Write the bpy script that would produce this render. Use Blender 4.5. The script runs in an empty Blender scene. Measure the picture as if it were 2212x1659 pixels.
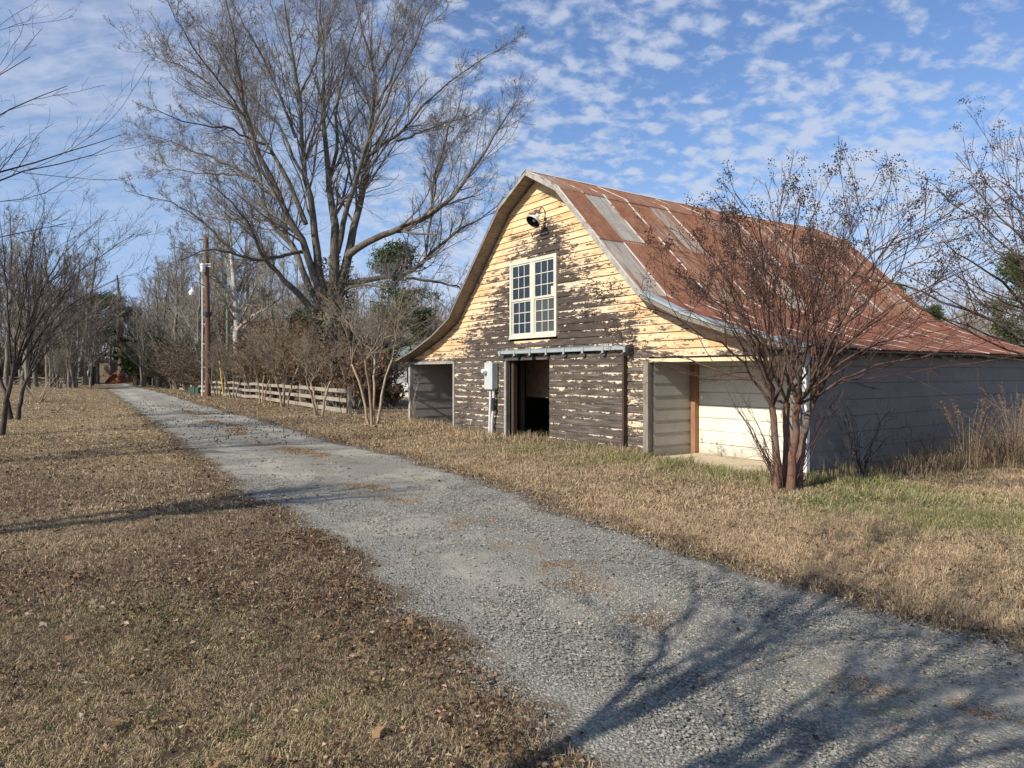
import bpy, bmesh, math, random
import numpy as np
from mathutils import Vector, Matrix
R = math.radians
scene = bpy.context.scene
COL = scene.collection
# ---------------------------------------------------------------- camera
F, CX, HY, H = 1500.0, 1106.0, 803.0, 1.65      # focal length and picture centre in 2212-px units, eye height
cam = bpy.data.cameras.new('camera'); camo = bpy.data.objects.new('camera', cam); COL.objects.link(camo)
camo.location = (0, 0, H); camo.rotation_euler = (R(90), 0, 0)
cam.sensor_width = 36; cam.lens = 36*F/2212; cam.shift_y = -26.5/2212
cam.clip_start = .05; cam.clip_end = 3000
scene.camera = camo
scene.render.resolution_x, scene.render.resolution_y = 1024, 768
scene.view_settings.view_transform = 'Standard'; scene.view_settings.look = 'None'
scene.view_settings.exposure = 0.2; scene.view_settings.gamma = 1
scene.render.engine = 'CYCLES'
try:
    scene.cycles.max_bounces = 5; scene.cycles.diffuse_bounces = 3; scene.cycles.transparent_max_bounces = 8
    scene.cycles.use_denoising = True
except Exception: pass
# ---------------------------------------------------------------- node helper
class NT:
    def __init__(s, tree): s.t = tree; s.n = tree.nodes; s.l = tree.links; s.n.clear()
    def __call__(s, typ, ins=None, **kw):
        n = s.n.new(typ)
        for k, v in kw.items(): setattr(n, k, v)
        for k, v in (ins or {}).items():
            sock = n.inputs[k]
            if isinstance(v, bpy.types.NodeSocket): s.l.new(v, sock)
            elif isinstance(v, bpy.types.Node): s.l.new(v.outputs[0], sock)
            else: sock.default_value = v
        return n
    def math(s, op, a, b=0.0, c=None, clamp=False):
        d = {0: a, 1: b}
        if c is not None: d[2] = c
        return s('ShaderNodeMath', d, operation=op, use_clamp=clamp).outputs[0]
    def mix(s, f, a, b, blend='MIX'):
        n = s('ShaderNodeMix', None, data_type='RGBA', blend_type=blend, clamp_factor=True)
        for i, v in ((0, f), (6, a), (7, b)):
            if isinstance(v, bpy.types.NodeSocket): s.l.new(v, n.inputs[i])
            else: n.inputs[i].default_value = (v if i == 0 else (tuple(v)+(1,))[:4])
        return n.outputs[2]
    def noise(s, vec, scale, detail=4, rough=.55, dist=0.0, out=0):
        n = s('ShaderNodeTexNoise', {'Scale': scale, 'Detail': detail, 'Roughness': rough, 'Distortion': dist})
        if vec is not None: s.l.new(vec, n.inputs['Vector'])
        return n.outputs[out]
    def ramp(s, f, a, b, smooth=False):      # map f from a..b to 0..1, clamped
        n = s('ShaderNodeMapRange', {0: f, 1: a, 2: b, 3: 0., 4: 1.}, clamp=True)
        if smooth: n.interpolation_type = 'SMOOTHSTEP'
        return n.outputs[0]
    def scale(s, vec, v):
        return s('ShaderNodeMapping', {'Vector': vec, 'Scale': v}).outputs[0]
# ---------------------------------------------------------------- world, sun
SUN_AZ, SUN_EL = 40.2, 35.0        # horizontal heading of the light (degrees from +X towards +Y), elevation
w = bpy.data.worlds.new('World'); scene.world = w; w.use_nodes = True
N = NT(w.node_tree)
toward = R(SUN_AZ+180)
sky = N('ShaderNodeTexSky', sky_type='NISHITA', sun_disc=False, sun_elevation=R(SUN_EL), sun_rotation=R(90)-toward,
        air_density=1.25, dust_density=.35, ozone_density=2.2, altitude=100)
tc = N('ShaderNodeTexCoord').outputs['Generated']
sep = N('ShaderNodeSeparateXYZ', {0: tc})
zz = N.math('MAXIMUM', sep.outputs[2], 0.0)
zd = N.math('ADD', zz, .34)
px = N.math('DIVIDE', sep.outputs[0], zd); py = N.math('DIVIDE', sep.outputs[1], zd)
pl = N('ShaderNodeCombineXYZ', {0: px, 1: py, 2: 0.}).outputs[0]
plr = N('ShaderNodeMapping', {'Vector': pl, 'Rotation': (0, 0, R(-28)), 'Scale': (1.0, 1.2, 1)}).outputs[0]
big = N.noise(pl, 1.5, 3, .5, .5)
cell = N('ShaderNodeTexVoronoi', {'Vector': N('ShaderNodeVectorMath', {0: plr, 1: N('ShaderNodeVectorMath', {0: N.noise(pl, 9., 3, .5, out=1), 3: .09}, operation='SCALE').outputs[0]}, operation='ADD').outputs[0], 'Scale': 21., 'Smoothness': .8}, feature='SMOOTH_F1').outputs['Distance']
puff = N.noise(plr, 22, 6, .60, .2)
mid = N.noise(pl, 5.0, 4, .55, .3)
streak = N.noise(N('ShaderNodeMapping', {'Vector': pl, 'Rotation': (0, 0, R(35)), 'Scale': (1.8, 6.0, 1)}).outputs[0], 2.2, 6, .6, .8)
azr = N.math('DIVIDE', sep.outputs[0], N.math('MAXIMUM', sep.outputs[1], .05))       # left - right
left = N.ramp(azr, -.02, -.42, True)
right = N.ramp(azr, .25, .8, True)
cov = N.math('ADD', N.math('MULTIPLY', puff, .85), N.math('MULTIPLY', mid, .42))
cov = N.math('ADD', cov, N.math('MULTIPLY', big, .30))
cov = N.math('ADD', cov, N.math('MULTIPLY', N.math('SUBTRACT', .42, cell), .36))
low = N.ramp(zz, .48, .16)
cov = N.math('ADD', cov, N.math('MULTIPLY', low, .085))
hi = N.ramp(zz, .28, .48)
cov = N.math('SUBTRACT', cov, N.math('MULTIPLY', N.math('MULTIPLY', right, hi), .12))
m1 = N.ramp(cov, .675, .96, True)
veil = N.ramp(N.math('ADD', N.math('MULTIPLY', streak, .75), N.math('MULTIPLY', puff, .25)), .36, .66, True)
veil = N.math('MULTIPLY', N.math('ADD', N.math('MULTIPLY', veil, .62), .22), N.ramp(zz, .06, .36, True))
mL = N.math('ADD', N.math('MULTIPLY', m1, .14), N.math('MULTIPLY', veil, .95))
mm = N.math('ADD', N.math('MULTIPLY', m1, N.math('SUBTRACT', 1.0, left)), N.math('MULTIPLY', mL, left))
vh = N.math('MULTIPLY', N.ramp(zz, .34, .04, True), .34)
mm = N.math('MAXIMUM', mm, N.math('MULTIPLY', vh, N.math('SUBTRACT', 1.0, left)))
mm = N.math('MINIMUM', N.math('MULTIPLY', mm, .80), 1.0)
skyc = N('ShaderNodeVectorMath', {0: sky.outputs[0], 3: .085}, operation='SCALE').outputs[0]
skyc = N.mix(1.0, skyc, (1.06, 1.20, 1.52), 'MULTIPLY')
hzc = N.ramp(zz, .30, .02, True)
skyc = N.mix(N.math('MULTIPLY', hzc, .85), skyc, (.32, .47, .80))
cloudc = N.mix(low, (.50, .56, .70), (.55, .61, .73))
tot = N.mix(mm, skyc, cloudc)
bgn = N('ShaderNodeBackground', {'Color': tot, 'Strength': 1.0})
N('ShaderNodeOutputWorld', {0: bgn.outputs[0]})
sl = bpy.data.lights.new('sun', 'SUN'); so = bpy.data.objects.new('sun', sl); COL.objects.link(so)
sl.energy = 5.0; sl.angle = R(.5); sl.color = (1, .93, .82)
ldir = Vector((math.cos(R(SUN_AZ))*math.cos(R(SUN_EL)), math.sin(R(SUN_AZ))*math.cos(R(SUN_EL)), -math.sin(R(SUN_EL))))
so.rotation_euler = ldir.to_track_quat('-Z', 'Y').to_euler()
# ---------------------------------------------------------------- placing
def W(x, y, Y):                    # direction through picture (x, y) followed to distance Y
    return np.array([(x-CX)/F*Y, Y, H-(y-HY)/F*Y])
def G(x, y):                       # the ground point there
    Y = H*F/(y-HY); return ((x-CX)/F*Y, Y)
def thing(name, label, cat, loc=(0, 0, 0), rotz=0, group=None):
    o = bpy.data.objects.new(name, None); COL.objects.link(o); o.empty_display_size = .2
    o.location = loc; o.rotation_euler = (0, 0, rotz); o['label'] = label; o['category'] = cat
    if group: o['group'] = group
    return o
def kind(o, k, label=None):
    o['kind'] = k
    if label: o['label'] = label
    return o
def mesh_np(name, V, FACES, mat, parent=None, attrs=None, smooth=False, loc=None, uv=None):
    """V (n,3); FACES: list of int arrays (m,3) / (m,4)"""
    me = bpy.data.meshes.new(name)
    V = np.asarray(V, dtype=np.float32)
    fl = [np.asarray(f, dtype=np.int32) for f in (FACES if isinstance(FACES, (list, tuple)) and not isinstance(FACES[0], tuple) else [FACES]) if len(f)]
    me.vertices.add(len(V)); me.vertices.foreach_set('co', V.ravel())
    lv = np.concatenate([f.ravel() for f in fl]); tot = np.concatenate([np.full(len(f), f.shape[1], np.int32) for f in fl])
    st = np.concatenate([[0], np.cumsum(tot)[:-1]]).astype(np.int32)
    me.loops.add(len(lv)); me.loops.foreach_set('vertex_index', lv)
    me.polygons.add(len(tot)); me.polygons.foreach_set('loop_start', st)
    try: me.polygons.foreach_set('loop_total', tot)
    except Exception: pass
    me.polygons.foreach_set('use_smooth', np.full(len(tot), smooth))
    me.update(calc_edges=True)
    for k, a in (attrs or {}).items():
        a = np.asarray(a, dtype=np.float32)
        if a.ndim == 1:
            at = me.attributes.new(k, 'FLOAT', 'POINT'); at.data.foreach_set('value', a)
        else:
            at = me.attributes.new(k, 'FLOAT_COLOR', 'POINT')
            if a.shape[1] == 3: a = np.concatenate([a, np.ones((len(a), 1), np.float32)], 1)
            at.data.foreach_set('color', a.ravel())
    ms = mat if isinstance(mat, (list, tuple)) else [mat]
    for m_ in ms: me.materials.append(m_)
    o = bpy.data.objects.new(name, me); COL.objects.link(o)
    if parent is not None: o.parent = parent
    if loc is not None: o.location = loc
    return o
class MB:                          # collects polygons into one mesh, in its parent's coordinates
    def __init__(s): s.v = []; s.f = []; s.a = []
    def poly(s, pts, a=0.0):
        b = len(s.v); s.v += [tuple(p) for p in pts]; s.f.append(tuple(range(b, b+len(pts)))); s.a += [a]*len(pts)
    def box(s, x0, x1, y0, y1, z0, z1, a=0.0, skip=''):
        p = [(x0,y0,z0),(x1,y0,z0),(x1,y1,z0),(x0,y1,z0),(x0,y0,z1),(x1,y0,z1),(x1,y1,z1),(x0,y1,z1)]
        b = len(s.v); s.v += p; s.a += [a]*8
        for q in ((0,3,2,1),(4,5,6,7),(0,1,5,4),(1,2,6,5),(2,3,7,6),(3,0,4,7)): s.f.append(tuple(b+i for i in q))
    def beam(s, p0, p1, wx, wy, a=0.0, up=(0,0,1)):     # box along p0-p1
        p0 = Vector(p0); p1 = Vector(p1); d = (p1-p0).normalized(); upv = Vector(up)
        sx = d.cross(upv)
        if sx.length < 1e-3: sx = d.cross(Vector((1,0,0)))
        sx.normalize(); sy = sx.cross(d).normalized()
        b = len(s.v)
        for c in (p0, p1):
            for i, j in ((-1,-1),(1,-1),(1,1),(-1,1)): s.v.append(tuple(c+sx*(i*wx/2)+sy*(j*wy/2))); s.a.append(a)
        for q in ((3,2,1,0),(4,5,6,7),(0,1,5,4),(1,2,6,5),(2,3,7,6),(3,0,4,7)): s.f.append(tuple(b+i for i in q))
    def tube(s, pts, rad, n=10, a=0.0, caps=True):
        pts = [Vector(p) for p in pts]; rs = rad if isinstance(rad, (list, tuple)) else [rad]*len(pts)
        b = len(s.v)
        for i, p in enumerate(pts):
            d = (pts[min(i+1, len(pts)-1)]-pts[max(i-1, 0)]).normalized()
            u = d.cross(Vector((.13, .05, 1))); 
            if u.length < .2: u = d.cross(Vector((0, 1, .1)))
            u.normalize(); v = d.cross(u)
            for k in range(n):
                t = 2*math.pi*k/n; s.v.append(tuple(p+(u*math.cos(t)+v*math.sin(t))*rs[i])); s.a.append(a)
        for i in range(len(pts)-1):
            for k in range(n): s.f.append((b+i*n+k, b+i*n+(k+1)%n, b+(i+1)*n+(k+1)%n, b+(i+1)*n+k))
        if caps: s.f.append(tuple(b+k for k in range(n))[::-1]); s.f.append(tuple(b+(len(pts)-1)*n+k for k in range(n)))
    def lathe(s, prof, c=(0,0,0), axis=(0,0,1), n=24, a=0.0):
        ax = Vector(axis).normalized(); u = ax.orthogonal().normalized(); v = ax.cross(u); c = Vector(c); b = len(s.v)
        for r, h in prof:
            for k in range(n):
                t = 2*math.pi*k/n; s.v.append(tuple(c+ax*h+(u*math.cos(t)+v*math.sin(t))*r)); s.a.append(a)
        for i in range(len(prof)-1):
            for k in range(n): s.f.append((b+i*n+k, b+i*n+(k+1)%n, b+(i+1)*n+(k+1)%n, b+(i+1)*n+k))
    def build(s, name, mat, parent=None, smooth=False, bevel=0, loc=None):
        me = bpy.data.meshes.new(name); me.from_pydata(s.v, [], s.f); me.update()
        at = me.attributes.new('rnd', 'FLOAT', 'POINT'); at.data.foreach_set('value', np.array(s.a, np.float32))
        me.materials.append(mat)
        if smooth:
            me.polygons.foreach_set('use_smooth', [True]*len(me.polygons))
            try: me.set_sharp_from_angle(angle=R(40))
            except Exception: pass
        o = bpy.data.objects.new(name, me); COL.objects.link(o)
        if parent is not None: o.parent = parent
        if loc is not None: o.location = loc
        if bevel:
            b = o.modifiers.new('edge', 'BEVEL'); b.width = bevel; b.segments = 2; b.limit_method = 'ANGLE'; b.angle_limit = R(35)
        return o
def copy_tree(o, parent=None):
    c = o.copy(); COL.objects.link(c)
    if parent is not None: c.parent = parent
    for ch in list(o.children): copy_tree(ch, c)
    return c
# ---------------------------------------------------------------- materials
MATS = {}
def material(name, rough=.9, spec=.25, metal=0.0):
    m = bpy.data.materials.new(name); m.use_nodes = True; n = NT(m.node_tree)
    bs = n('ShaderNodeBsdfPrincipled', {'Roughness': rough, 'Metallic': metal, 'Specular IOR Level': spec})
    n('ShaderNodeOutputMaterial', {0: bs.outputs[0]})
    MATS[name] = m
    return m, n, bs
def obj_co(n): return n('ShaderNodeTexCoord').outputs['Object']
def pos(n): return n('ShaderNodeNewGeometry').outputs['Position']
def attr(n, a, out=2): return n('ShaderNodeAttribute', None, attribute_name=a).outputs[out]
def bump(n, bs, h, strength=.5, dist=.01):
    b = n('ShaderNodeBump', {'Height': h, 'Strength': strength, 'Distance': dist}); n.l.new(b.outputs[0], bs.inputs['Normal'])
def simple(name, c, rough=.85, metal=0, spec=.25, var=.25, sc=6, b=.2, dist=.01, stretch=(1,1,1)):
    m, n, bs = material(name, rough, spec, metal)
    co = n.scale(obj_co(n), stretch)
    nz = n.noise(co, sc, 6, .65); nf = n.noise(co, sc*9, 4, .6)
    f = n.math('ADD', n.math('MULTIPLY', nz, .6), n.math('MULTIPLY', nf, .4))
    col = n.mix(n.ramp(f, .3, .7), tuple(x*(1-var) for x in c), tuple(min(1, x*(1+var)) for x in c))
    n.l.new(col, bs.inputs['Base Color'])
    if b: bump(n, bs, nf, b, dist)
    return m

def siding_mat(name, orange=.5):
    """weathered lap boards: attributes uvx (along), uvv (0 bottom..1 top of a board), paint (how much paint is left), rnd"""
    m, n, bs = material(name, .88, .2)
    x = attr(n, 'uvx'); v = attr(n, 'uvv'); p = attr(n, 'paint'); r = attr(n, 'rnd'); zz = attr(n, 'uvz')
    co = n('ShaderNodeCombineXYZ', {0: x, 1: zz, 2: n.math('MULTIPLY', r, 7.)}).outputs[0]
    cs = n.scale(co, (1, 5.5, 1))
    n1 = n.noise(cs, 1.5, 6, .62, .3)
    n2 = n.noise(n.scale(co, (1, 3.2, 1)), 6.5, 7, .68, .9)
    n3 = n.noise(n.scale(co, (1, 2.4, 1)), 30, 5, .7, .3)
    # scalloped rests of paint sheltered under each lap, hanging down as fringes
    fr = n.noise(n('ShaderNodeCombineXYZ', {0: x, 1: n.math('MULTIPLY', zz, .25), 2: n.math('MULTIPLY', r, 9.)}).outputs[0], 4.5, 5, .7, .2)
    top = n.math('SUBTRACT', v, n.math('SUBTRACT', 1.06, n.math('MULTIPLY', n.ramp(fr, .34, .74), .66)))
    top = n.math('MULTIPLY', n.ramp(top, -.10, .14), .58)
    bot = n.math('MULTIPLY', n.ramp(v, .13, .03), n.math('MULTIPLY', n.ramp(fr, .42, .55), .18))
    c0 = lambda q, k: n.math('MULTIPLY', n.math('SUBTRACT', q, .5), k)
    n4 = n.noise(n.scale(co, (1, 1.2, 1)), .8, 3, .5, .2)
    t = n.math('ADD', n.math('ADD', c0(n1, 1.5), c0(n2, 1.75)), n.math('ADD', c0(n3, .6), c0(n4, .8)))
    t = n.math('ADD', n.math('ADD', t, top), bot)
    t = n.math('ADD', t, n.math('ADD', p, c0(r, .22)))
    mask = n.ramp(t, .54, .68)
    # bare wood: dark brown grey with grain and silvery streaks
    gr = n.noise(n.scale(co, (.55, 26, 1)), 4, 6, .7, .4)
    gs = n.noise(n.scale(co, (.8, 9, 1)), 2.2, 6, .7, .2)
    wood = n.mix(n.ramp(gr, .32, .7), (.036, .028, .023), (.135, .108, .088))
    wood = n.mix(n.math('MULTIPLY', n.ramp(gs, .46, .72), .62), wood, (.30, .265, .225))
    wood = n.mix(n.math('MULTIPLY', n.ramp(n1, .42, .62), .40), wood, (.060, .040, .032))
    wood = n.mix(n.math('MULTIPLY', n.ramp(n.math('ADD', zz, n.math('MULTIPLY', n1, 1.2)), 2.3, 3.1), .62), wood, n.mix(n.ramp(gr, .35, .7), (.022, .016, .013), (.085, .062, .050)))
    # paint
    pn = n.noise(cs, .9, 5, .6, .2)
    paint = n.mix(n.ramp(pn, .40, .62), (.79, .575, .325), (.71, .395, .17))
    paint = n.mix(n.ramp(p, .9, .2), paint, (.68, .57, .42))
    paint = n.mix(n.math('MULTIPLY', n.ramp(n3, .5, .66), .35), paint, (.78, .66, .46))
    darker = n.ramp(n.noise(n.scale(co, (1, 14, 1)), 2.6, 6, .65, .5), .56, .72)  # streaks of dirt on the paint
    paint = n.mix(n.math('MULTIPLY', darker, .62), paint, (.36, .20, .10))
    edge = n.math('MULTIPLY', n.ramp(t, .50, .57), n.math('SUBTRACT', 1.0, mask))
    col = n.mix(mask, n.mix(n.math('MULTIPLY', edge, .45), wood, (.38, .26, .16)), paint)
    run = n.noise(n('ShaderNodeCombineXYZ', {0: n.math('MULTIPLY', x, 9.), 1: n.math('MULTIPLY', zz, .8), 2: 0.}).outputs[0], 1., 4, .6, .2)
    col = n.mix(n.math('MULTIPLY', n.ramp(run, .55, .72), .28), col, (.10, .07, .05))
    nail = n.math('MULTIPLY', n.ramp(n.math('ABSOLUTE', n.math('SUBTRACT', n.math('FRACT', n.math('MULTIPLY', n.math('ADD', x, 20.), 1.64)), .5)), .012, .006), n.ramp(n.math('ABSOLUTE', n.math('SUBTRACT', v, .18)), .16, .02))
    col = n.mix(n.math('MULTIPLY', nail, .6), col, (.05, .03, .02))
    n.l.new(col, bs.inputs['Base Color'])
    h = n.math('ADD', n.math('MULTIPLY', mask, .55), n.math('MULTIPLY', gr, .5))
    bump(n, bs, h, .65, .006)
    return m
M_SIDE = siding_mat('peeling_yellow_siding')

def wide_siding(name, c):
    m, n, bs = material(name, .7, .3)
    co = n('ShaderNodeCombineXYZ', {0: attr(n, 'uvx'), 1: attr(n, 'uvz'), 2: attr(n, 'rnd')}).outputs[0]
    n1 = n.noise(n.scale(co, (1, 1.6, 1)), 1.6, 6, .62, .3); n2 = n.noise(n.scale(co, (3, 30, 1)), 3, 5, .6)
    v = attr(n, 'uvv')
    col = n.mix(n.ramp(n1, .35, .68), tuple(k*.84 for k in c), c)
    col = n.mix(n.math('MULTIPLY', n.ramp(n2, .5, .75), .22), col, (.30, .27, .22))
    darker = n.math('MULTIPLY', n.ramp(v, .10, .0), .45)  # darker towards the bottom edge of each board
    col = n.mix(darker, col, (.20, .18, .15))
    spl = n.ramp(n.math('ADD', attr(n, 'uvz'), n.math('MULTIPLY', n1, .3)), .42, .16)
    col = n.mix(n.math('MULTIPLY', spl, .6), col, (.20, .15, .10))
    mil = n.ramp(n.noise(n.scale(co, (.9, 2.2, 1)), 1.1, 6, .65, .6), .50, .72)
    col = n.mix(n.math('MULTIPLY', mil, .35), col, tuple(k*.5 for k in c))
    n.l.new(col, bs.inputs['Base Color']); bump(n, bs, n2, .25, .004)
    return m
M_WIDE = wide_siding('grey_white_board', (.25, .228, .205))
M_BAYW = wide_siding('lit_bay_board', (.40, .375, .33))  # lighter copy of the wide boards, sunlight put into the colour
M_BACKW = wide_siding('cream_board', (.84, .80, .66))

def roof_mat():
    m, n, bs = material('rusty_tin', .62, .3)
    ya = attr(n, 'uvx'); sl_ = attr(n, 'uvz'); r = attr(n, 'rnd'); e = attr(n, 'uvv'); lowr = attr(n, 'paint')
    co = n('ShaderNodeCombineXYZ', {0: ya, 1: sl_, 2: n.math('MULTIPLY', r, 31.)}).outputs[0]
    n1 = n.noise(n.scale(co, (2.6, .5, 1)), 1.15, 7, .66, .5)
    n2 = n.noise(n.scale(co, (1, 1, 1)), 3.6, 7, .72, .3)
    n3 = n.noise(n.scale(co, (1, .6, 1)), 30, 5, .7)
    n4 = n.noise(n.scale(co, (9, .55, 1)), 1.6, 6, .68, .3)      # fine run-off streaks down the slope
    c0 = lambda q, k: n.math('MULTIPLY', n.math('SUBTRACT', q, .5), k)
    t = n.math('ADD', n.math('ADD', c0(n1, 1.3), c0(n2, .9)), n.math('ADD', c0(n3, .4), c0(n4, 1.5)))
    t = n.math('ADD', t, n.math('ADD', c0(r, .85), n.math('MULTIPLY', lowr, .30)))
    rust = n.ramp(t, -.33, .13, True)
    rc = n.mix(n.ramp(n2, .35, .65), (.170, .066, .036), (.305, .140, .074))
    rc = n.mix(n.math('MULTIPLY', lowr, .55), rc, (.17, .055, .033))
    rc = n.mix(n.math('MULTIPLY', n.ramp(n3, .50, .70), .5), rc, (.095, .040, .028))
    rc = n.mix(n.math('MULTIPLY', n.ramp(n4, .50, .70), .55), rc, (.36, .20, .12))
    rc = n.mix(n.math('MULTIPLY', n.ramp(n1, .54, .72), .45), rc, (.33, .215, .12))
    gal = n.mix(n.ramp(n2, .35, .7), (.27, .27, .235), (.42, .40, .34))
    gal = n.mix(n.math('MULTIPLY', n.ramp(n4, .44, .66), .6), gal, (.30, .165, .10))
    col = n.mix(rust, gal, rc)
    lap = n.ramp(e, .045, .02); dash = n.ramp(n.noise(co, 1.7, 4, .6), .42, .5)
    col = n.mix(n.math('MULTIPLY', n.math('MULTIPLY', lap, dash), .9), col, (.66, .58, .50))
    n.l.new(col, bs.inputs['Base Color'])
    bs.inputs['Metallic'].default_value = .15
    bump(n, bs, n.math('ADD', n.math('MULTIPLY', n3, .5), n2), .2, .004)
    return m
M_ROOF = roof_mat()

M_TRIM = simple('peeling_white_trim', (.33, .31, .27), .85, var=.6, sc=5, b=.5, dist=.005, stretch=(1,1,1))
M_GREYWOOD = simple('weathered_grey_wood', (.23, .195, .16), .9, var=.6, sc=3.5, b=.5, dist=.006, stretch=(6,6,.8))
M_RAFT = simple('old_roof_plank', (.22, .185, .15), .9, var=.5, sc=3, b=.4, dist=.006)
M_BROWNWOOD = simple('brown_wood', (.30, .155, .085), .85, var=.35, sc=3, b=.4, dist=.005, stretch=(5,5,.7))
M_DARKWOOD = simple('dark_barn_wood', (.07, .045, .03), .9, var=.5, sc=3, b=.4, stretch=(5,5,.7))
M_OSB = simple('rough_brown_panel', (.42, .28, .17), .9, var=.6, sc=7, b=.5)
M_BLACK = simple('black_rubber', (.012, .012, .013), .7, var=.3, sc=6, b=.1)
M_WHITE = simple('white_window_paint', (.62, .59, .47), .55, var=.15, sc=5, b=.05)
M_CORNER = simple('white_corner_paint', (.78, .78, .74), .6, var=.1, sc=4, b=.1)
M_GALV = simple('galvanised_steel', (.42, .47, .46), .5, metal=.35, var=.2, sc=5, b=.1)
M_DARKMET = simple('dark_metal', (.04, .045, .05), .5, metal=.4, var=.2)
M_BOXG = simple('meter_box_paint', (.48, .50, .48), .5, var=.12, sc=4, b=.05)
M_PVC = simple('grey_conduit', (.62, .61, .57), .55, var=.15, sc=4, b=.05)
M_CONC = simple('worn_concrete', (.52, .43, .30), .9, var=.22, sc=2.2, b=.4, dist=.006)
M_POLE = simple('brown_utility_pole', (.155, .088, .055), .9, var=.35, sc=2.2, b=.4, stretch=(5,5,.35))
M_POLE2 = simple('greenish_pole', (.16, .17, .12), .9, var=.3, sc=2, b=.3, stretch=(5,5,.5))
M_FENCE = simple('grey_fence_board', (.31, .265, .205), .9, var=.5, sc=1.6, b=.4, stretch=(1,1,1))
M_YELLOW = simple('yellow_plastic', (.62, .42, .05), .6, var=.1)
M_GREENBOX = simple('green_utility_paint', (.07, .11, .085), .6, var=.15)
M_GLASSW = simple('white_enamel', (.72, .73, .72), .4, var=.08, sc=8, b=.05)
M_SHADEIN = simple('black_enamel', (.010, .010, .010), .6, var=.1)
M_HOUSE = simple('white_house_wall', (.74, .76, .74), .8, var=.06, sc=1.5)
M_HROOF = simple('grey_green_shingle', (.15, .18, .165), .9, var=.25, sc=3)
M_BRICK = simple('dark_gate_brick', (.055, .030, .028), .9, var=.4, sc=3)
M_CLAY = simple('red_clay', (.24, .085, .035), .95, var=.3, sc=1.5)
M_SHED = simple('grey_brown_shed', (.19, .15, .115), .9, var=.25, sc=1)
M_PLAQUE = simple('pale_plaque', (.5, .5, .48), .7, var=.1)
def pane_mat():
    m, n, bs = material('window_glass', .03, .8)
    bs.inputs['Base Color'].default_value = (.012, .016, .022, 1); bs.inputs['IOR'].default_value = 1.6
    bump(n, bs, n.noise(obj_co(n), 1.6, 3, .5), .12, .03)
    return m
M_PANE = pane_mat()

def bark(name, a, b, lich=None, sc=2.0, strength=.6, tw=False, mott=.5):
    m, n, bs = material(name, .92, .15)
    co = n.scale(obj_co(n), (2.2, 2.2, .6)) if not tw else obj_co(n)
    n1 = n.noise(co, sc*3, 6, .68, .4); n2 = n.noise(obj_co(n), sc*.7, 5, .6, .5)
    col = n.mix(n.ramp(n1, .34, .66), a, b)
    if lich: col = n.mix(n.math('MULTIPLY', n.ramp(n2, .46, .62), mott), col, lich)
    n.l.new(col, bs.inputs['Base Color'])
    if strength: bump(n, bs, n1, strength, .02)
    return m
M_BARKBIG = bark('grey_bark_with_lichen', (.048, .040, .032), (.185, .155, .125), (.20, .205, .15), 2, .7)
M_TWIGBIG = bark('grey_twig', (.12, .10, .085), (.27, .235, .20), None, 1, 0, True)
M_CRAPE = bark('smooth_cinnamon_bark', (.10, .050, .034), (.27, .155, .105), (.17, .135, .11), 3.6, .7, mott=.9)
M_CRAPETW = bark('crape_twig', (.050, .030, .025), (.13, .080, .062), None, 2, 0, True)
M_CRAPEPALE = bark('pale_tan_bark', (.26, .18, .11), (.46, .35, .24), (.30, .26, .2), 2.6, .3)
M_DARKTW = bark('dark_twig', (.032, .026, .026), (.085, .066, .06), None, 2, 0, True)
M_DARKBARK = bark('dark_bark', (.030, .023, .020), (.085, .065, .055), (.16, .13, .115), 2.5, .4)
M_SYC = bark('white_sycamore_bark', (.42, .39, .33), (.64, .61, .54), (.24, .20, .155), 1.6, .2, mott=.9)
M_WOODBARK = bark('forest_bark', (.11, .095, .075), (.28, .245, .20), (.19, .18, .14), 1.5, .4)
M_WOODTW = bark('forest_twig', (.17, .145, .115), (.36, .315, .25), None, 1, 0, True)
M_BRUSHTW = bark('brown_brush_twig', (.13, .10, .072), (.29, .235, .17), None, 1, 0, True)
M_SNAG = bark('dead_wood', (.13, .09, .065), (.27, .20, .15), None, 1.5, .5)
M_SEED = simple('dry_seed_capsule', (.055, .034, .028), .85, var=.4, sc=9, b=0)
M_BALL = simple('brown_seed_ball', (.055, .038, .028), .9, var=.3, sc=9, b=0)

def leafy(name, stops, rough=.8, trans=.0):
    """colour picked per leaf through attribute rnd"""
    m, n, bs = material(name, rough, .2)
    cr = n('ShaderNodeValToRGB', {0: attr(n, 'rnd')})
    el = cr.color_ramp.elements
    while len(el) < len(stops): el.new(.5)
    for e_, (p_, c_) in zip(el, stops): e_.position = p_; e_.color = tuple(c_)+(1,)
    nz = n.noise(pos(n), 25, 3, .5)
    n.l.new(n.mix(n.ramp(nz, .3, .7), n.mix(1.0, cr.outputs[0], (.75, .75, .75), 'MULTIPLY'), cr.outputs[0]), bs.inputs['Base Color'])
    if trans:
        tr = n('ShaderNodeBsdfTranslucent', {0: cr.outputs[0]}); mx = n('ShaderNodeMixShader', {0: trans, 1: bs.outputs[0], 2: tr.outputs[0]})
        out = [q for q in n.n if q.type == 'OUTPUT_MATERIAL'][0]; n.l.new(mx.outputs[0], out.inputs[0])
    return m
M_PINE = leafy('pine_needles', [(0, (.025, .05, .018)), (.5, (.06, .10, .032)), (1, (.12, .16, .055))], .6, .15)
M_CEDAR = leafy('dark_evergreen_leaves', [(0, (.022, .042, .016)), (.6, (.055, .085, .030)), (1, (.10, .13, .05))], .6, .1)
M_SHRUBG = leafy('bright_evergreen_leaves', [(0, (.02, .045, .012)), (.6, (.05, .10, .022)), (1, (.10, .16, .035))], .6, .15)
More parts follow.
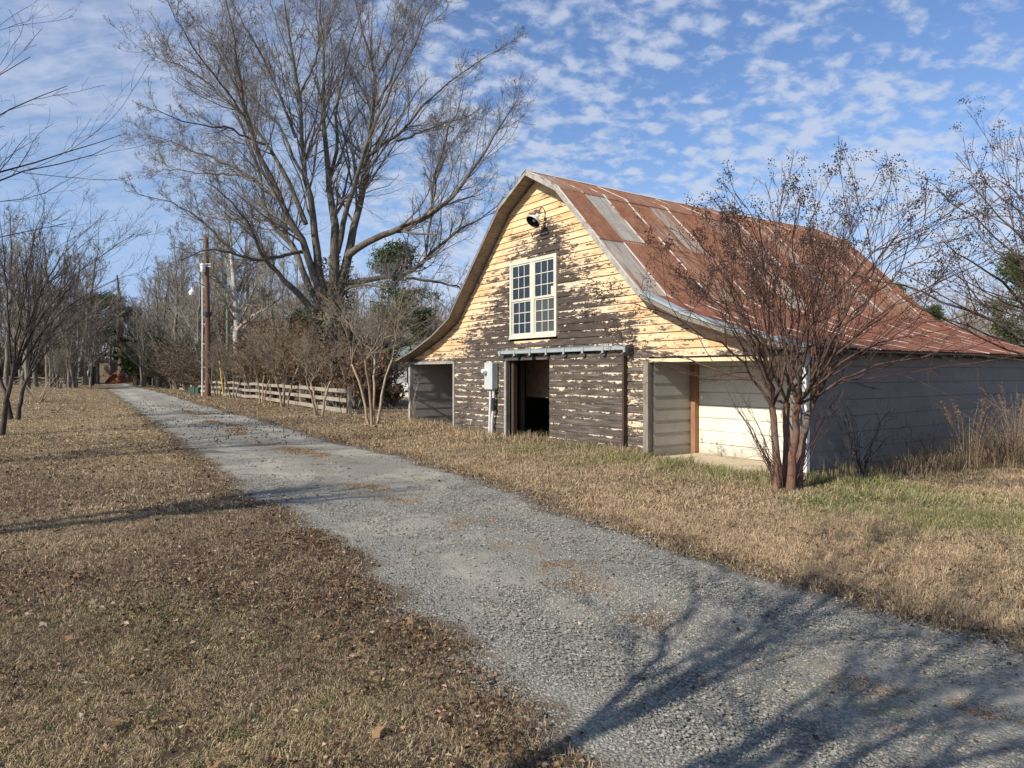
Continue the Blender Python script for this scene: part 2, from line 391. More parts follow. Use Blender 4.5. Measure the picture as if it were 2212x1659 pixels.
M_BEECH = leafy('brown_beech_leaves', [(0, (.10, .05, .028)), (.5, (.25, .13, .070)), (.85, (.38, .23, .12)), (1, (.42, .32, .19))], .8, .25)
M_LITTER = leafy('dry_leaf', [(0, (.045, .028, .020)), (.4, (.13, .075, .042)), (.7, (.22, .135, .075)), (.9, (.34, .20, .105)), (1, (.50, .40, .28))], .8, .1)
M_BRUSHLF = leafy('brown_brush_leaves', [(0, (.06, .045, .03)), (.5, (.15, .11, .068)), (.8, (.23, .17, .10)), (1, (.12, .13, .055))], .85, .1)
def col_mat(name, trans=.2):
    m, n, bs = material(name, .85, .15)
    c = attr(n, 'col', 0); n.l.new(c, bs.inputs['Base Color'])
    tr = n('ShaderNodeBsdfTranslucent', {0: c}); mx = n('ShaderNodeMixShader', {0: trans, 1: bs.outputs[0], 2: tr.outputs[0]})
    out = [q for q in n.n if q.type == 'OUTPUT_MATERIAL'][0]; n.l.new(mx.outputs[0], out.inputs[0])
    return m
M_GRASS = col_mat('dry_grass_blade', .22)
M_STONE = leafy('gravel_stone', [(0, (.15, .145, .122)), (.45, (.265, .258, .22)), (.8, (.375, .365, .31)), (.93, (.38, .30, .25)), (1, (.60, .58, .52))], .85)

def ground_mat():
    m, n, bs = material('dead_lawn', .95, .1)
    p = pos(n)
    a = n.noise(p, .22, 5, .6, .4); b = n.noise(p, 2.2, 6, .65, .3); c = n.noise(p, 24, 6, .75); d = n.noise(p, 140, 3, .7)
    g = attr(n, 'green'); t = attr(n, 'tan')
    tan = n.mix(n.ramp(b, .34, .66), (.20, .140, .078), (.32, .245, .140))
    bro = n.mix(n.ramp(b, .34, .66), (.095, .062, .040), (.19, .135, .082))
    col = n.mix(n.ramp(n.math('ADD', t, n.math('MULTIPLY', n.math('SUBTRACT', a, .5), 1.2)), .2, .8), bro, tan)
    col = n.mix(n.math('MULTIPLY', g, n.ramp(b, .35, .6)), col, (.105, .125, .040))
    col = n.mix(n.math('MULTIPLY', n.ramp(c, .47, .36), .6), col, (.055, .037, .026))
    col = n.mix(n.math('MULTIPLY', n.ramp(d, .52, .68), .4), col, (.40, .32, .20))
    n.l.new(col, bs.inputs['Base Color'])
    bump(n, bs, n.math('ADD', n.math('MULTIPLY', c, 1.0), n.math('MULTIPLY', d, .5)), .9, .05)
    return m
M_GROUND = ground_mat()
def drive_mat():
    m, n, bs = material('gravel_and_old_tar', .93, .12)
    p = pos(n)
    a = n.noise(p, .55, 6, .62, .5); b = n.noise(p, 2.4, 6, .66, .4); f = n.noise(p, 60, 4, .75); f2 = n.noise(p, 190, 3, .8)
    vo = n('ShaderNodeTexVoronoi', {'Vector': p, 'Scale': 62., 'Randomness': 1.}, feature='F1')
    vc = n('ShaderNodeSeparateColor', {0: vo.outputs['Color']})
    st = n.mix(vc.outputs[0], (.215, .207, .175), (.42, .405, .345))
    st = n.mix(n.math('MULTIPLY', n.ramp(vc.outputs[1], .88, .95), .7), st, (.50, .48, .44))
    st = n.mix(n.math('MULTIPLY', n.ramp(vc.outputs[2], .9, .96), .6), st, (.30, .20, .16))
    st = n.mix(n.math('MULTIPLY', n.ramp(vo.outputs['Distance'], .38, .66), .5), st, (.10, .10, .09))
    sand = n.mix(n.ramp(f, .35, .65), (.30, .275, .22), (.50, .46, .365))
    ma = n.ramp(n.math('ADD', n.math('MULTIPLY', a, .6), n.math('MULTIPLY', b, .4)), .49, .59, True)
    far = attr(n, 'tar')
    rut = attr(n, 'rut'); ma = n.math('ADD', n.math('MULTIPLY', ma, .65), n.math('MULTIPLY', far, .35)); ma = n.math('MINIMUM', n.math('ADD', ma, n.math('MULTIPLY', rut, n.math('MULTIPLY', n.ramp(a, .40, .56), .5))), .92)
    col = n.mix(ma, st, sand)
    mid = attr(n, 'mid')
    mo = n.math('MULTIPLY', mid, n.ramp(b, .50, .62))
    col = n.mix(n.math('MULTIPLY', mo, .6), col, (.20, .135, .070))
    mo2 = n.math('MULTIPLY', n.ramp(n.noise(p, .9, 4, .6, .2), .61, .68), .5)
    col = n.mix(mo2, col, (.16, .165, .06))
    edge = attr(n, 'edge')
    col = n.mix(n.math('MULTIPLY', n.ramp(n.math('ADD', edge, n.math('MULTIPLY', n.math('SUBTRACT', b, .5), 1.6)), .45, .85), .8), col, (.125, .088, .056))
    n.l.new(col, bs.inputs['Base Color'])
    h = n.math('ADD', n.math('MULTIPLY', n.math('SUBTRACT', 1.0, vo.outputs['Distance']), n.math('SUBTRACT', 1.1, ma)), n.math('MULTIPLY', f2, .5))
    bump(n, bs, h, 1.0, .012)
    return m
M_DRIVE = drive_mat()

m, n, bs = material('hazy_glass', .35, .5); bs.inputs['Base Color'].default_value = (.07, .075, .075, 1); M_HAZY = m
# ---------------------------------------------------------------- terrain
rng = np.random.default_rng(11)
BU = np.array([.566, -.824]); BS = np.array([.824, .566]); B0 = np.array([4.4, 10.4])     # barn axes: along the front, into the barn
def barn_xy(x, y):
    dx = x-B0[0]; dy = y-B0[1]
    return dx*BU[0]+dy*BU[1], dx*BS[0]+dy*BS[1]
def smooth(a, b, v): t = np.clip((v-a)/(b-a), 0, 1); return t*t*(3-2*t)
def tz(x, y):
    x = np.asarray(x, float); y = np.asarray(y, float)
    a, b = barn_xy(x, y)
    z = .018*np.sin(x*.9+y*.5)+.014*np.sin(x*.43-y*.8+1)+.02*np.sin(x*.17+y*.21+2)
    m = smooth(-2.6, -.4, b)*smooth(3, -.5, b-0*a)*smooth(-15.5, -12.5, a)*smooth(1.5, -.8, a)
    d = smooth(14, 60, np.hypot(x, y))
    return z*(1+2*d)+.06*m
LE = [(-59,99),(-30.4,52.7),(-17.5,32),(-11.4,22.1),(-5.97,13.2),(-3.62,9.27),(-2.35,7.57),(-1.78,6.56),(-1.23,5.66),(-.8,4.7),(-.27,3.83),(.05,3.27),(.24,2.89),(.8,1.5),(1.8,-2),(2.5,-8)]
RE_ = [(-60,107),(-30.5,58.9),(-16.9,36.9),(-8.8,24.3),(-4.7,17.4),(-2.1,13.6),(-.8,11.4),(.15,9.45),(.88,7.57),(1.68,6.4),(2.17,5.48),(2.58,4.88),(2.94,4.52),(3.13,4.25),(3.7,3.6),(4.6,2.6),(5.6,1),(7,-2),(9,-8)]
ly = np.array([p[1] for p in LE][::-1]); lx = np.array([p[0] for p in LE][::-1])
ry = np.array([p[1] for p in RE_][::-1]); rx = np.array([p[0] for p in RE_][::-1])
def wob(y, s): return .07*np.sin(y*3.1+s)+.05*np.sin(y*7.3+2*s)+.03*np.sin(y*15+s*3)
def XL(y): return np.interp(y, ly, lx)+wob(y, 1.)
def XR(y): return np.interp(y, ry, rx)+wob(y, 4.)
def in_drive(x, y, m=0.0): return (x > XL(y)+m) & (x < XR(y)-m) & (y < 104)
def grid(xs, ys):
    X, Y = np.meshgrid(xs, ys); nx, ny = len(xs), len(ys)
    i = np.arange(nx*ny).reshape(ny, nx)
    f = np.stack([i[:-1,:-1], i[:-1,1:], i[1:,1:], i[1:,:-1]], -1).reshape(-1, 4)
    return X.ravel(), Y.ravel(), f
def lawn_attr(x, y):
    a, b = barn_xy(x, y)
    left = (x < XL(y)).astype(float)
    # greener near the barn front and on the right, tan by the drive
    g = smooth(-2.2, -.5, b)*smooth(-9, -3, a)*.75*(b < 1)+smooth(-.5, 1.2, a)*smooth(-3.5, -1, b)*.14+left*smooth(6.5, 3.2, y)*.35
    n = np.sin(x*1.7+np.sin(y*1.3)*2)*np.sin(y*2.1+np.sin(x*.9)*2)
    g = np.clip(g+.22*n*(g > .05)+.10*(n > .72), 0, 1)
    t = np.where(left > .5, .22+.5*smooth(6, 20, y), .80-.25*g)
    fence = smooth(6., 1., np.abs((y-26.3)*.638+(x+6.15)))*(y > 22)
    t = np.clip(t-.3*fence, 0, 1)
    return g, t
xs = np.concatenate([np.linspace(-400,-80,12), np.linspace(-70,-22,30), np.arange(-20,18,.3), np.linspace(19,60,20), np.linspace(80,400,10)])
ys = np.concatenate([np.linspace(-60,-6,10), np.arange(-5,34,.3), np.linspace(35,110,60), np.linspace(120,500,14)])
gx, gy, gf = grid(xs, ys)
g_, t_ = lawn_attr(gx, gy)
lawn = kind(mesh_np('ground', np.stack([gx, gy, tz(gx, gy)], 1), gf, M_GROUND, attrs={'green': g_, 'tan': t_}, smooth=True), 'structure')
# drive: a strip laid on the lawn
yy = np.concatenate([np.arange(-8, 30, .10), np.arange(30, 104, .5)])
uu = np.linspace(0, 1, 34)
U, Y = np.meshgrid(uu, yy); X = XL(Y)+(XR(Y)-XL(Y))*U
ii = np.arange(U.size).reshape(U.shape)
df = np.stack([ii[:-1,:-1], ii[:-1,1:], ii[1:,1:], ii[1:,:-1]], -1).reshape(-1, 4)
Z = tz(X, Y)+.016-.010*(np.exp(-((U-.24)/.10)**2)+np.exp(-((U-.78)/.10)**2))+.004*np.sin(X*5.1)*np.sin(Y*4.3)-.012*smooth(.06, 0, np.minimum(U, 1-U))
midu = np.exp(-((U-.52-.04*np.sin(Y))/.11)**2)
tar = smooth(5.6, 3.4, Y)*smooth(.25, .6, U)
wd = XR(Y)-XL(Y)
edg = smooth(.55, .0, np.minimum(U, 1-U)*wd)
drive = kind(mesh_np('driveway', np.stack([X.ravel(), Y.ravel(), Z.ravel()], 1), df, M_DRIVE,
     attrs={'rut': (np.exp(-((U-.24)/.10)**2)+np.exp(-((U-.78)/.10)**2)).ravel(), 'mid': midu.ravel(), 'tar': tar.ravel(), 'edge': edg.ravel()}, smooth=True), 'structure')
# ---------------------------------------------------------------- barn
BROT = math.atan2(-.824, .566)
barn = thing('barn', 'old gambrel-roofed barn with peeling yellow boards and a rusty tin roof', 'barn', (4.4, 10.4, 0), BROT)
C0 = -6.68; LEN = 10.6; OV = .35
PROF = [(-6.88,1.99),(-5.8,2.25),(-4.6,2.63),(-3.62,3.07),(-2.4,4.30),(-1.13,5.57),(0,6.17),(1.13,5.57),(2.4,4.30),(3.62,3.07),(4.6,2.63),(5.8,2.25),(6.95,1.98)]
def roof_z(x): return np.interp(x-C0, [p[0] for p in PROF], [p[1] for p in PROF])
def roof_x(z, side):       # x of the wall outline at height z
    P_ = [(p[1]-.07, p[0]) for p in PROF if (p[0] <= 0 if side < 0 else p[0] >= 0)]
    P_.sort(); return C0+float(np.interp(z, [p[0] for p in P_], [p[1] for p in P_]))
XW0, XW1 = -13.36, 0.0
brng = random.Random(5)
class Boards:
    def __init__(s): s.V=[]; s.F=[]; s.A={'uvx':[], 'uvv':[], 'uvz':[], 'paint':[], 'rnd':[]}
    def quad(s, pts, ux, uv, uz, pt, r):
        b=len(s.V); s.V+=pts; s.F.append((b,b+1,b+2,b+3))
        s.A['uvx']+=ux; s.A['uvv']+=uv; s.A['uvz']+=uz; s.A['paint']+=pt; s.A['rnd']+=[r]*4
    def build(s, name, mat, parent): return mesh_np(name, s.V, s.F, mat, parent, {k: np.array(v) for k, v in s.A.items()})
def course(B, xa0, xa1, xb0, xb1, z0, z1, y, paintf, plen=(1.2, 4.2), tilt=.025, step=.12, place=None, lip=True, gap=.004):
    """one lap board course from x xa0..xb0 at the bottom z0, xa1..xb1 at the top z1"""
    place = place or (lambda x, y_, z: (x, y_, z))
    x = min(xa0, xa1); end = max(xb0, xb1)
    while x < end-1e-4:
        L = brng.uniform(*plen); xe = min(end, x+L)
        if end-xe < .4: xe = end
        r = brng.random(); n = max(1, int((xe-x)/step)); sag = brng.uniform(-.002, .002); tl = tilt*brng.uniform(.8, 1.25)
        g = gap if xe < end else 0
        for i in range(n):
            c0 = x+(xe-g-x)*i/n; c1 = x+(xe-g-x)*(i+1)/n
            p = [(min(max(c0, xa0), xb0), z0), (min(max(c1, xa0), xb0), z0), (min(max(c1, xa1), xb1), z1), (min(max(c0, xa1), xb1), z1)]
            if abs(p[1][0]-p[0][0]) < 1e-5 and abs(p[2][0]-p[3][0]) < 1e-5: continue
            jz = lambda q: q[1]+(sag*math.sin(q[0]*1.7+r*9) if q[1] == z0 else 0)
            pts = [place(q[0], y-(tl if q[1] == z0 else 0.0), jz(q)) for q in p]
            B.quad(pts, [q[0] for q in p], [0, 0, 1, 1], [q[1] for q in p], [paintf(q[0], q[1]) for q in p], r)
            if lip and abs(p[1][0]-p[0][0]) > 1e-5:
                a, b = p[0], p[1]
                B.quad([place(a[0], y+.004, jz(a)), place(b[0], y+.004, jz(b)), place(b[0], y-tl, jz(b)), place(a[0], y-tl, jz(a))],
                       [a[0], b[0], b[0], a[0]], [.02]*4, [z0]*4, [paintf(a[0], z0)]*4, r)
        x = xe
def paintf(x, z):
    dx = min(abs(x-roof_x(z, 1)), abs(roof_x(z, -1)-x)) if z > 2.0 else 9
    d = min(dx*.72, (roof_z(x)-z)*.75)
    p = .86-.74*min(1, max(0, (d-.2)/1.75))
    u = x-C0
    if z > 4.4: p += .16*min(1, (z-4.4)/.6)
    if 4.3 < z < 5.0 and abs(u-.35) < .6: p -= .42*(1-abs(u-.35)/.6)
    if 1.85 < z < 3.4 and x > -3.5: p = max(p, .66+.10*math.sin(z*9+x*2)+.10*min(1, x+3.5))
    if 1.9 < z < 3.0 and x < -10.0: p = max(p, .72)
    if z < 1.95: p = .20
    if z < .6: p -= .10*(.6-z)/.6
    if x > -3.8 and z < 1.95: p += .16
    if 2.30 < z < 2.46 and -7.6 < x < -6.3: p = .95          # clean strip under the window
    return p
EXP = .152
B = Boards()
OPEN = [(-13.36,-10.56,-.2,1.90), (-8.0,-6.1,-.2,1.98), (-3.22,-.06,-.2,1.87), (-7.80,-5.98,2.45,4.27)]
z = -.05
while z < 6.05:
    z1 = z+EXP
    iv = [(max(roof_x(z, -1), XW0), min(roof_x(z, 1), XW1), max(roof_x(z1, -1), XW0), min(roof_x(z1, 1), XW1))]
    segs = iv
    for a, b, c, d in OPEN:
        new = []
        ov = min(z1, d)-max(z, c)
        for s0, s1, t0, t1 in segs:
            if ov < EXP*.5 or a >= max(s1, t1) or b <= min(s0, t0): new.append((s0, s1, t0, t1))
            else:
                if a > min(s0, t0): new.append((s0, a, t0, a))
                if b < max(s1, t1): new.append((b, s1, b, t1))
        segs = new
    for s0, s1, t0, t1 in segs: course(B, s0, t0, s1, t1, z, z1+.004, 0.0, paintf)
    z = z1
B.build('front_wall', M_SIDE, barn)
# backing of the front wall so no light comes through
mb = MB()
def wallbox(x0, x1, z0, z1): mb.box(x0, x1, .012, .06, z0, z1)
wallbox(-10.56,-8.0,-.1,2.02); wallbox(-6.1,-3.22,-.1,2.02); wallbox(-8.0,-6.1,1.98,2.02)
zb = 2.02
while zb < 6.05:
    z1 = zb+.12; x0 = max(roof_x(z1, -1), XW0); x1 = min(roof_x(z1, 1), XW1)
    if zb < 4.27 and z1 > 2.45: mb.box(x0, -7.79, .012, .06, zb, z1); mb.box(-5.99, x1, .012, .06, zb, z1)
    elif x1 > x0: mb.box(x0, x1, .012, .06, zb, z1)
    zb = z1
mb.build('wall_framing', M_DARKWOOD, barn)
# right side wall (x = 0, faces +x), wide boards
wb = Boards()
def side_place(sgn, X0): return lambda y_, x_, z: (X0-sgn*0+(-x_)*sgn, y_, z)
zz_ = -.10; k = 0
while zz_ < 1.93:
    z1 = min(zz_+.262, 1.97)
    course(wb, .06, .06, LEN, LEN, zz_, z1-.007, 0.0, lambda a, b: .5, plen=(2.4, 3.7), tilt=.009, step=.9, place=lambda a, b, c: (-b, a, c), gap=.006)
    zz_ = z1; k += 1
wb.build('side_wall', M_WIDE, barn)
mb = MB(); mb.box(-.05, -.004, .06, LEN, -.1, 2.02); mb.build('side_framing', M_DARKWOOD, barn)
mb = MB(); mb.box(-.045, .030, -.022, .058, -.1, 1.98); mb.build('corner_board', M_CORNER, barn, bevel=.003)
# rafter tails under the right eave
for i in range(17):
    mb = MB(); y0 = .25+i*.62
    mb.beam((-.12, y0, 2.00), (.17, y0, 1.915), .045, .09); mb.build('rafter_tail', M_GREYWOOD, barn)
# back gable and left side wall
mb = MB(); n0 = len(PROF)
mb.poly([(XW0, LEN, -.1)]+[(min(max(C0+p[0], XW0), XW1), LEN, p[1]-.06) for p in PROF]+[(XW1, LEN, -.1)][::1])
mb.box(XW0-.02, XW0+.03, 0, LEN, -.1, 1.99)
mb.build('back_walls', M_GREYWOOD, barn)
# ---- roof: corrugated tin, real waves
def roof_side(sgn, name):
    pr = [(p[0], p[1]) for p in PROF if p[0]*sgn >= 0]; pr.sort(key=lambda q: abs(q[0]))
    P2 = np.array([(C0+q[0], q[1]+.03) for q in pr]); seg = np.r_[0, np.cumsum(np.hypot(*np.diff(P2, axis=0).T))]
    tot = seg[-1]
    y0, y1 = -OV-.03, LEN+.25
    # courses along the slope: [start, end, lift]
    s_b = seg[1]; s_f = seg[3]
    courses = [(0, s_b+.12, .012, 0), (s_b+.06, (s_b+s_f)/2+.12, .007, 1), ((s_b+s_f)/2, s_f+.1, .0, 2), (s_f+.02, tot*.79, -.004, 3), (tot*.785, tot, -.009, 4)]
    SW = .66; nsh = int(math.ceil((y1-y0)/SW)); V=[]; Fq=[]; A={'uvx':[], 'uvz':[], 'rnd':[], 'uvv':[], 'paint':[]}; base = 0
    r0 = random.Random(31 if sgn > 0 else 77)
    per = SW/9; res = 6 if sgn > 0 else 3
    for ci, (sa, sb, lift, cid) in enumerate(courses):
        for j in range(nsh):
            ya = y0+j*SW; yb = min(ya+SW+.03, y1)
            if yb-ya < .02: continue
            tone = r0.random()
            if cid >= 3: tone = .5+.4*tone
            if sgn > 0 and cid == 1: tone = [.85,.05,.8,.7,.35,.9,.75,.7,.5,.85,.6,.75,.8,.7,.85,.6,.8][j % 17]
            if sgn > 0 and cid == 2: tone = [.30,.8,.9,.6,.8,.75,.85,.4,.7,.8,.6,.8,.55,.7,.9,.6,.8][j % 17]
            if cid == 0: tone = .55+.4*tone
            n = int((yb-ya)/per*res)+1; ysl = np.linspace(ya, yb, n)
            ja = sa+(r0.uniform(-.03, .03) if ci else 0); jb = sb+r0.uniform(-.02, .03)
            sv = np.unique(np.concatenate([[ja], seg[(seg > ja+.02) & (seg < jb-.02)], [jb]])); sv = np.sort(sv)
            if len(sv) < 3: sv = np.linspace(ja, jb, 4)
            px_ = np.interp(sv, seg, P2[:, 0]); pz_ = np.interp(sv, seg, P2[:, 1])
            if jb > tot: px_[-1] += (jb-tot)*.95*sgn; pz_[-1] -= (jb-tot)*.25
            tx = np.gradient(px_, sv); tzz = np.gradient(pz_, sv); nx_ = -tzz*sgn; nz_ = np.abs(tx); ln = np.hypot(nx_, nz_); nx_ = nx_/ln*1.; nz_ /= ln
            lo = np.sin(ysl*2*math.pi/per)*.0085+lift+.0015*((j % 2))+r0.uniform(0, .003)
            warp = r0.uniform(-.006, .006)
            for si in range(len(sv)):
                off = lo+warp*math.sin(sv[si]*3+j)+(.004*(si == len(sv)-1))
                sagv = -.05*np.sin(np.clip((ysl-y0)/(y1-y0), 0, 1)*math.pi)*(1-sv[si]/tot)
                V.append(np.stack([px_[si]+nx_[si]*off, ysl, pz_[si]+nz_[si]*off+sagv], 1))
                A['uvx'].append(ysl); A['uvz'].append(np.full(n, sv[si])); A['rnd'].append(np.full(n, tone)); A['uvv'].append(ysl-ya); A['paint'].append(np.full(n, 1. if cid >= 3 else 0.))
            ns = len(sv); idx = base+np.arange(ns*n).reshape(ns, n)
            q = np.stack([idx[:-1,:-1], idx[:-1,1:], idx[1:,1:], idx[1:,:-1]], -1).reshape(-1, 4)
            Fq.append(q if sgn < 0 else q[:, ::-1]); base += ns*n
    return mesh_np(name, np.concatenate(V), [np.concatenate(Fq)], M_ROOF, barn, {k: np.concatenate(v) for k, v in A.items()}, smooth=True)
roof_side(1, 'tin_roof_slope'); roof_side(-1, 'tin_roof_slope')
# roof sheathing planks (run along the barn) seen from below on the left
def sheath(sgn):
    mb = MB(); pr = sorted([(p[0], p[1]) for p in PROF if p[0]*sgn >= 0], key=lambda q: abs(q[0]))
    P2 = np.array([(C0+q[0], q[1]-.005) for q in pr]); seg = np.r_[0, np.cumsum(np.hypot(*np.diff(P2, axis=0).T))]
    s = .02; r0 = random.Random(3+sgn)
    while s < seg[-1]-.05:
        e = min(s+.19, seg[-1]-.01)
        a = (np.interp(s, seg, P2[:, 0]), np.interp(s, seg, P2[:, 1])); b = (np.interp(e-.014, seg, P2[:, 0]), np.interp(e-.014, seg, P2[:, 1]))
        ys0 = -OV+r0.uniform(0, .03)
        o = b"".__len__()
        pts = [(a[0], ys0, a[1]), (b[0], ys0, b[1]), (b[0], LEN+.2, b[1]), (a[0], LEN+.2, a[1])]
        low = [(p_[0], p_[1], p_[2]-.026) for p_ in pts]
        mb.poly(pts[::-1] if sgn > 0 else pts); mb.poly(low if sgn > 0 else low[::-1])
        for i in range(4): j = (i+1) % 4; mb.poly([pts[i], pts[j], low[j], low[i]])
        s = e
    mb.build('roof_sheathing', M_RAFT, barn)
sheath(1); sheath(-1)
# ridge cap
mb = MB(); pts = [(C0, -OV-.03+i*(LEN+.3)/12, 6.225-.05*math.sin(i/12*math.pi)) for i in range(13)]
for i in range(12):
    a, b = pts[i], pts[i+1]
    for sg in (1, -1): mb.poly([a, b, (b[0]+.17*sg, b[1], b[2]-.085), (a[0]+.17*sg, a[1], a[2]-.085)][::sg])
mb.build('ridge_cap', MATS['rusty_tin'], barn)
# rake boards on the front edge
def rake(pts, name, mat, w, y, th=.022, dz=0):
    mb = MB()
    for i in range(len(pts)-1):
        (xa, za), (xb, zb_) = pts[i], pts[i+1]; gx_ = .004 if i else 0
        d = math.hypot(xb-xa, zb_-za); ux_, uz_ = (xb-xa)/d, (zb_-za)/d
        xa += ux_*gx_; za += uz_*gx_
        nx_, nz_ = (uz_, -ux_) if (xb > xa) else (-uz_, ux_)
        if nz_ > 0: nx_, nz_ = -nx_, -nz_
        q = [(xa, za), (xb, zb_), (xb+nx_*w, zb_+nz_*w), (xa+nx_*w, za+nz_*w)]
        f = [(p_[0], y-th, p_[1]+dz) for p_ in q]; g = [(p_[0], y, p_[1]+dz) for p_ in q]
        mb.poly(f); mb.poly(g[::-1])
        for k in range(4): mb.poly([f[k], f[(k+1) % 4], g[(k+1) % 4], g[k]])
    mb.build(name, mat, barn)
R1 = [(C0+p[0], p[1]+.028) for p in PROF if p[0] >= 0]
L1_ = [(C0+p[0], p[1]+.028) for p in PROF if p[0] <= 0]
rake(R1[:2], 'rake_board', M_TRIM, .10, -OV-.005); rake(R1[1:4], 'rake_board', M_TRIM, .105, -OV)
rake(R1[3:], 'rake_board', M_GREYWOOD, .10, -OV)
rake(L1_[::-1][:2], 'rake_board', M_TRIM, .07, -OV-.005); rake(L1_[::-1][1:], 'rake_board', M_GREYWOOD, .055, -OV)
# silver flashing laid on the flare's front edge
mb = MB(); fl = [(C0+p[0], p[1]+.045) for p in PROF if p[0] >= 3.5]
for i in range(len(fl)-1):
    (xa, za), (xb, zb_) = fl[i], fl[i+1]
    mb.poly([(xa, -OV-.045, za+.012), (xb, -OV-.045, zb_+.012), (xb, -OV+.17, zb_+.016), (xa, -OV+.17, za+.016)])
    mb.poly([(xa, -OV-.045, za-.035), (xb, -OV-.045, zb_-.035), (xb, -OV-.045, zb_+.012), (xa, -OV-.045, za+.012)])
mb.build('edge_flashing', M_GALV, barn)
# ---- window: frame, mullion, four sashes of 3x3 panes
mb = MB(); wx0, wx1, wz0, wz1 = -7.80, -5.98, 2.45, 4.27
fw = .075
mb.box(wx0, wx0+fw, -.055, .07, wz0, wz1); mb.box(wx1-fw, wx1, -.055, .07, wz0, wz1)
mb.box(wx0+fw, wx1-fw, -.055, .07, wz1-fw, wz1); mb.box(wx0+fw, wx1-fw, -.065, .07, wz0, wz0+.065)
xm = (wx0+wx1)/2; mb.box(xm-.065, xm+.065, -.045, .07, wz0+.065, wz1-fw)
win = mb.build('window', M_WHITE, barn, bevel=.004)
mb = MB(); mb.box(wx0-.02, wx1+.02, -.075, -.056, wz0-.022, wz0+.012); mb.build('sill', M_WHITE, win)
zm = wz0+.065+(wz1-wz0-fw-.065)*.485
for xa, xb in ((wx0+fw, xm-.065), (xm+.065, wx1-fw)):
    for za, zb_, yo in ((wz0+.065, zm, .0), (zm, wz1-fw, -.022)):
        mb = MB(); r_ = .038
        mb.box(xa, xa+r_, yo-.015, yo+.02, za, zb_); mb.box(xb-r_, xb, yo-.015, yo+.02, za, zb_)
        mb.box(xa+r_, xb-r_, yo-.015, yo+.02, za, za+r_+.008); mb.box(xa+r_, xb-r_, yo-.015, yo+.02, zb_-r_, zb_)
        for k in (1, 2):
            xk = xa+r_+(xb-xa-2*r_)*k/3; mb.box(xk-.009, xk+.009, yo-.008, yo+.012, za+r_+.008, zb_-r_)
            zk = za+r_+(zb_-za-2*r_)*k/3
            for c in range(3):
                c0 = xa+r_+(xb-xa-2*r_)*c/3+(.0095 if c else 0); c1 = xa+r_+(xb-xa-2*r_)*(c+1)/3-(.0095 if c < 2 else 0)
                mb.box(c0, c1, yo-.007, yo+.011, zk-.009, zk+.009)
        mb.build('sash', M_WHITE, win)
        mb = MB(); t = .004*(xa-zm)
        mb.poly([(xa+.01, yo+.006, za+.01), (xb-.01, yo+.006+.004, za+.01), (xb-.01, yo+.012, zb_-.01), (xa+.01, yo+.004, zb_-.01)]); mb.build('pane', M_HAZY if (xa > xm and za < zm-.1) else M_PANE, win)
mb = MB(); mb.box(-6.19, -6.10, -.031, -.028, 3.36, 3.56); mb.build('paper_note', M_WHITE, win)
# ---- sliding door and its track
DB = Boards(); z = .06
while z < 2.0:
    z1 = min(z+.158, 2.03)
    course(DB, -6.17, -6.17, -3.83, -3.83, z, z1+.003, -.085, lambda a, b: .13+.05*math.sin(a*3+b*5), plen=(2.4, 2.5), tilt=.014)
    z = z1
sd = DB.build('sliding_door', M_SIDE, barn)
mb = MB(); mb.box(-6.17, -3.83, -.083, -.04, .05, 2.04); mb.build('door_frame', M_DARKWOOD, sd)
mb = MB(); mb.box(-3.825, -3.775, -.12, -.035, .02, 2.04); mb.build('edge_and_gap_shade', M_DARKWOOD, sd)  # door's edge thickness, its dark tone also standing for the gap's shadow
mb = MB(); mb.box(-8.12, -3.66, -.185, -.07, 2.075, 2.15); 
mb.poly([(-8.12,-.19,2.15),(-3.66,-.19,2.152),(-3.66,-.02,2.18),(-8.12,-.02,2.178)])
tr = mb.build('door_track', M_GALV, barn, bevel=.004)
for i in range(8):
    xk = -8.05+i*.62; mb = MB(); mb.box(xk, xk+.055, -.205, -.187, 2.03, 2.155); mb.beam((xk+.03, -.195, 2.03), (xk-.06, -.16, 1.995), .05, .012); mb.build('bracket', M_GALV, tr)
mb = MB(); mb.box(-3.66, -3.60, -.17, -.02, 1.99, 2.15); mb.build('track_end', M_DARKMET, tr)
# ---- door opening: trims, hangers, inside
mb = MB(); mb.box(-8.075, -8.0, -.03, .09, .0, 1.97); mb.build('door_post', M_TRIM, barn)
mb = MB(); mb.box(-8.0, -6.1, -.018, .03, 1.955, 2.0); mb.build('door_header', M_TRIM, barn)
for xk in (-7.45, -6.88, -6.3):
    mb = MB(); mb.box(xk, xk+.07, -.06, -.02, 1.93, 2.07); mb.build('door_hanger', M_DARKMET, barn)
mb = MB(); mb.box(-7.93, -7.84, .09, .20, 0, 1.98); mb.build('inner_post', M_DARKWOOD, barn)
mb = MB(); mb.box(-9.12, -9.02, 1.15, 1.27, 0, 2.4); mb.build('inner_post', M_GREYWOOD, barn)
mb = MB(); mb.box(-9.0, -7.0, 1.3, 1.36, .98, 2.42)
mb.build('inner_panel', M_OSB, barn)
for i in range(9):
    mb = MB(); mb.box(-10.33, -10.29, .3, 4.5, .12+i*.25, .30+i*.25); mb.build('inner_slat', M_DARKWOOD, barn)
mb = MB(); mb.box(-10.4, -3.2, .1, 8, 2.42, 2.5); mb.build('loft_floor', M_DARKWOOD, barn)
mb = MB(); mb.box(-10.4, -10.33, .06, 9, 0, 2.42); mb.box(-3.33, -3.26, 1.25, 9, 0, 2.42); mb.box(-10.4, -3.3, 8.9, 9, 0, 2.42); mb.build('inner_walls', M_DARKWOOD, barn)
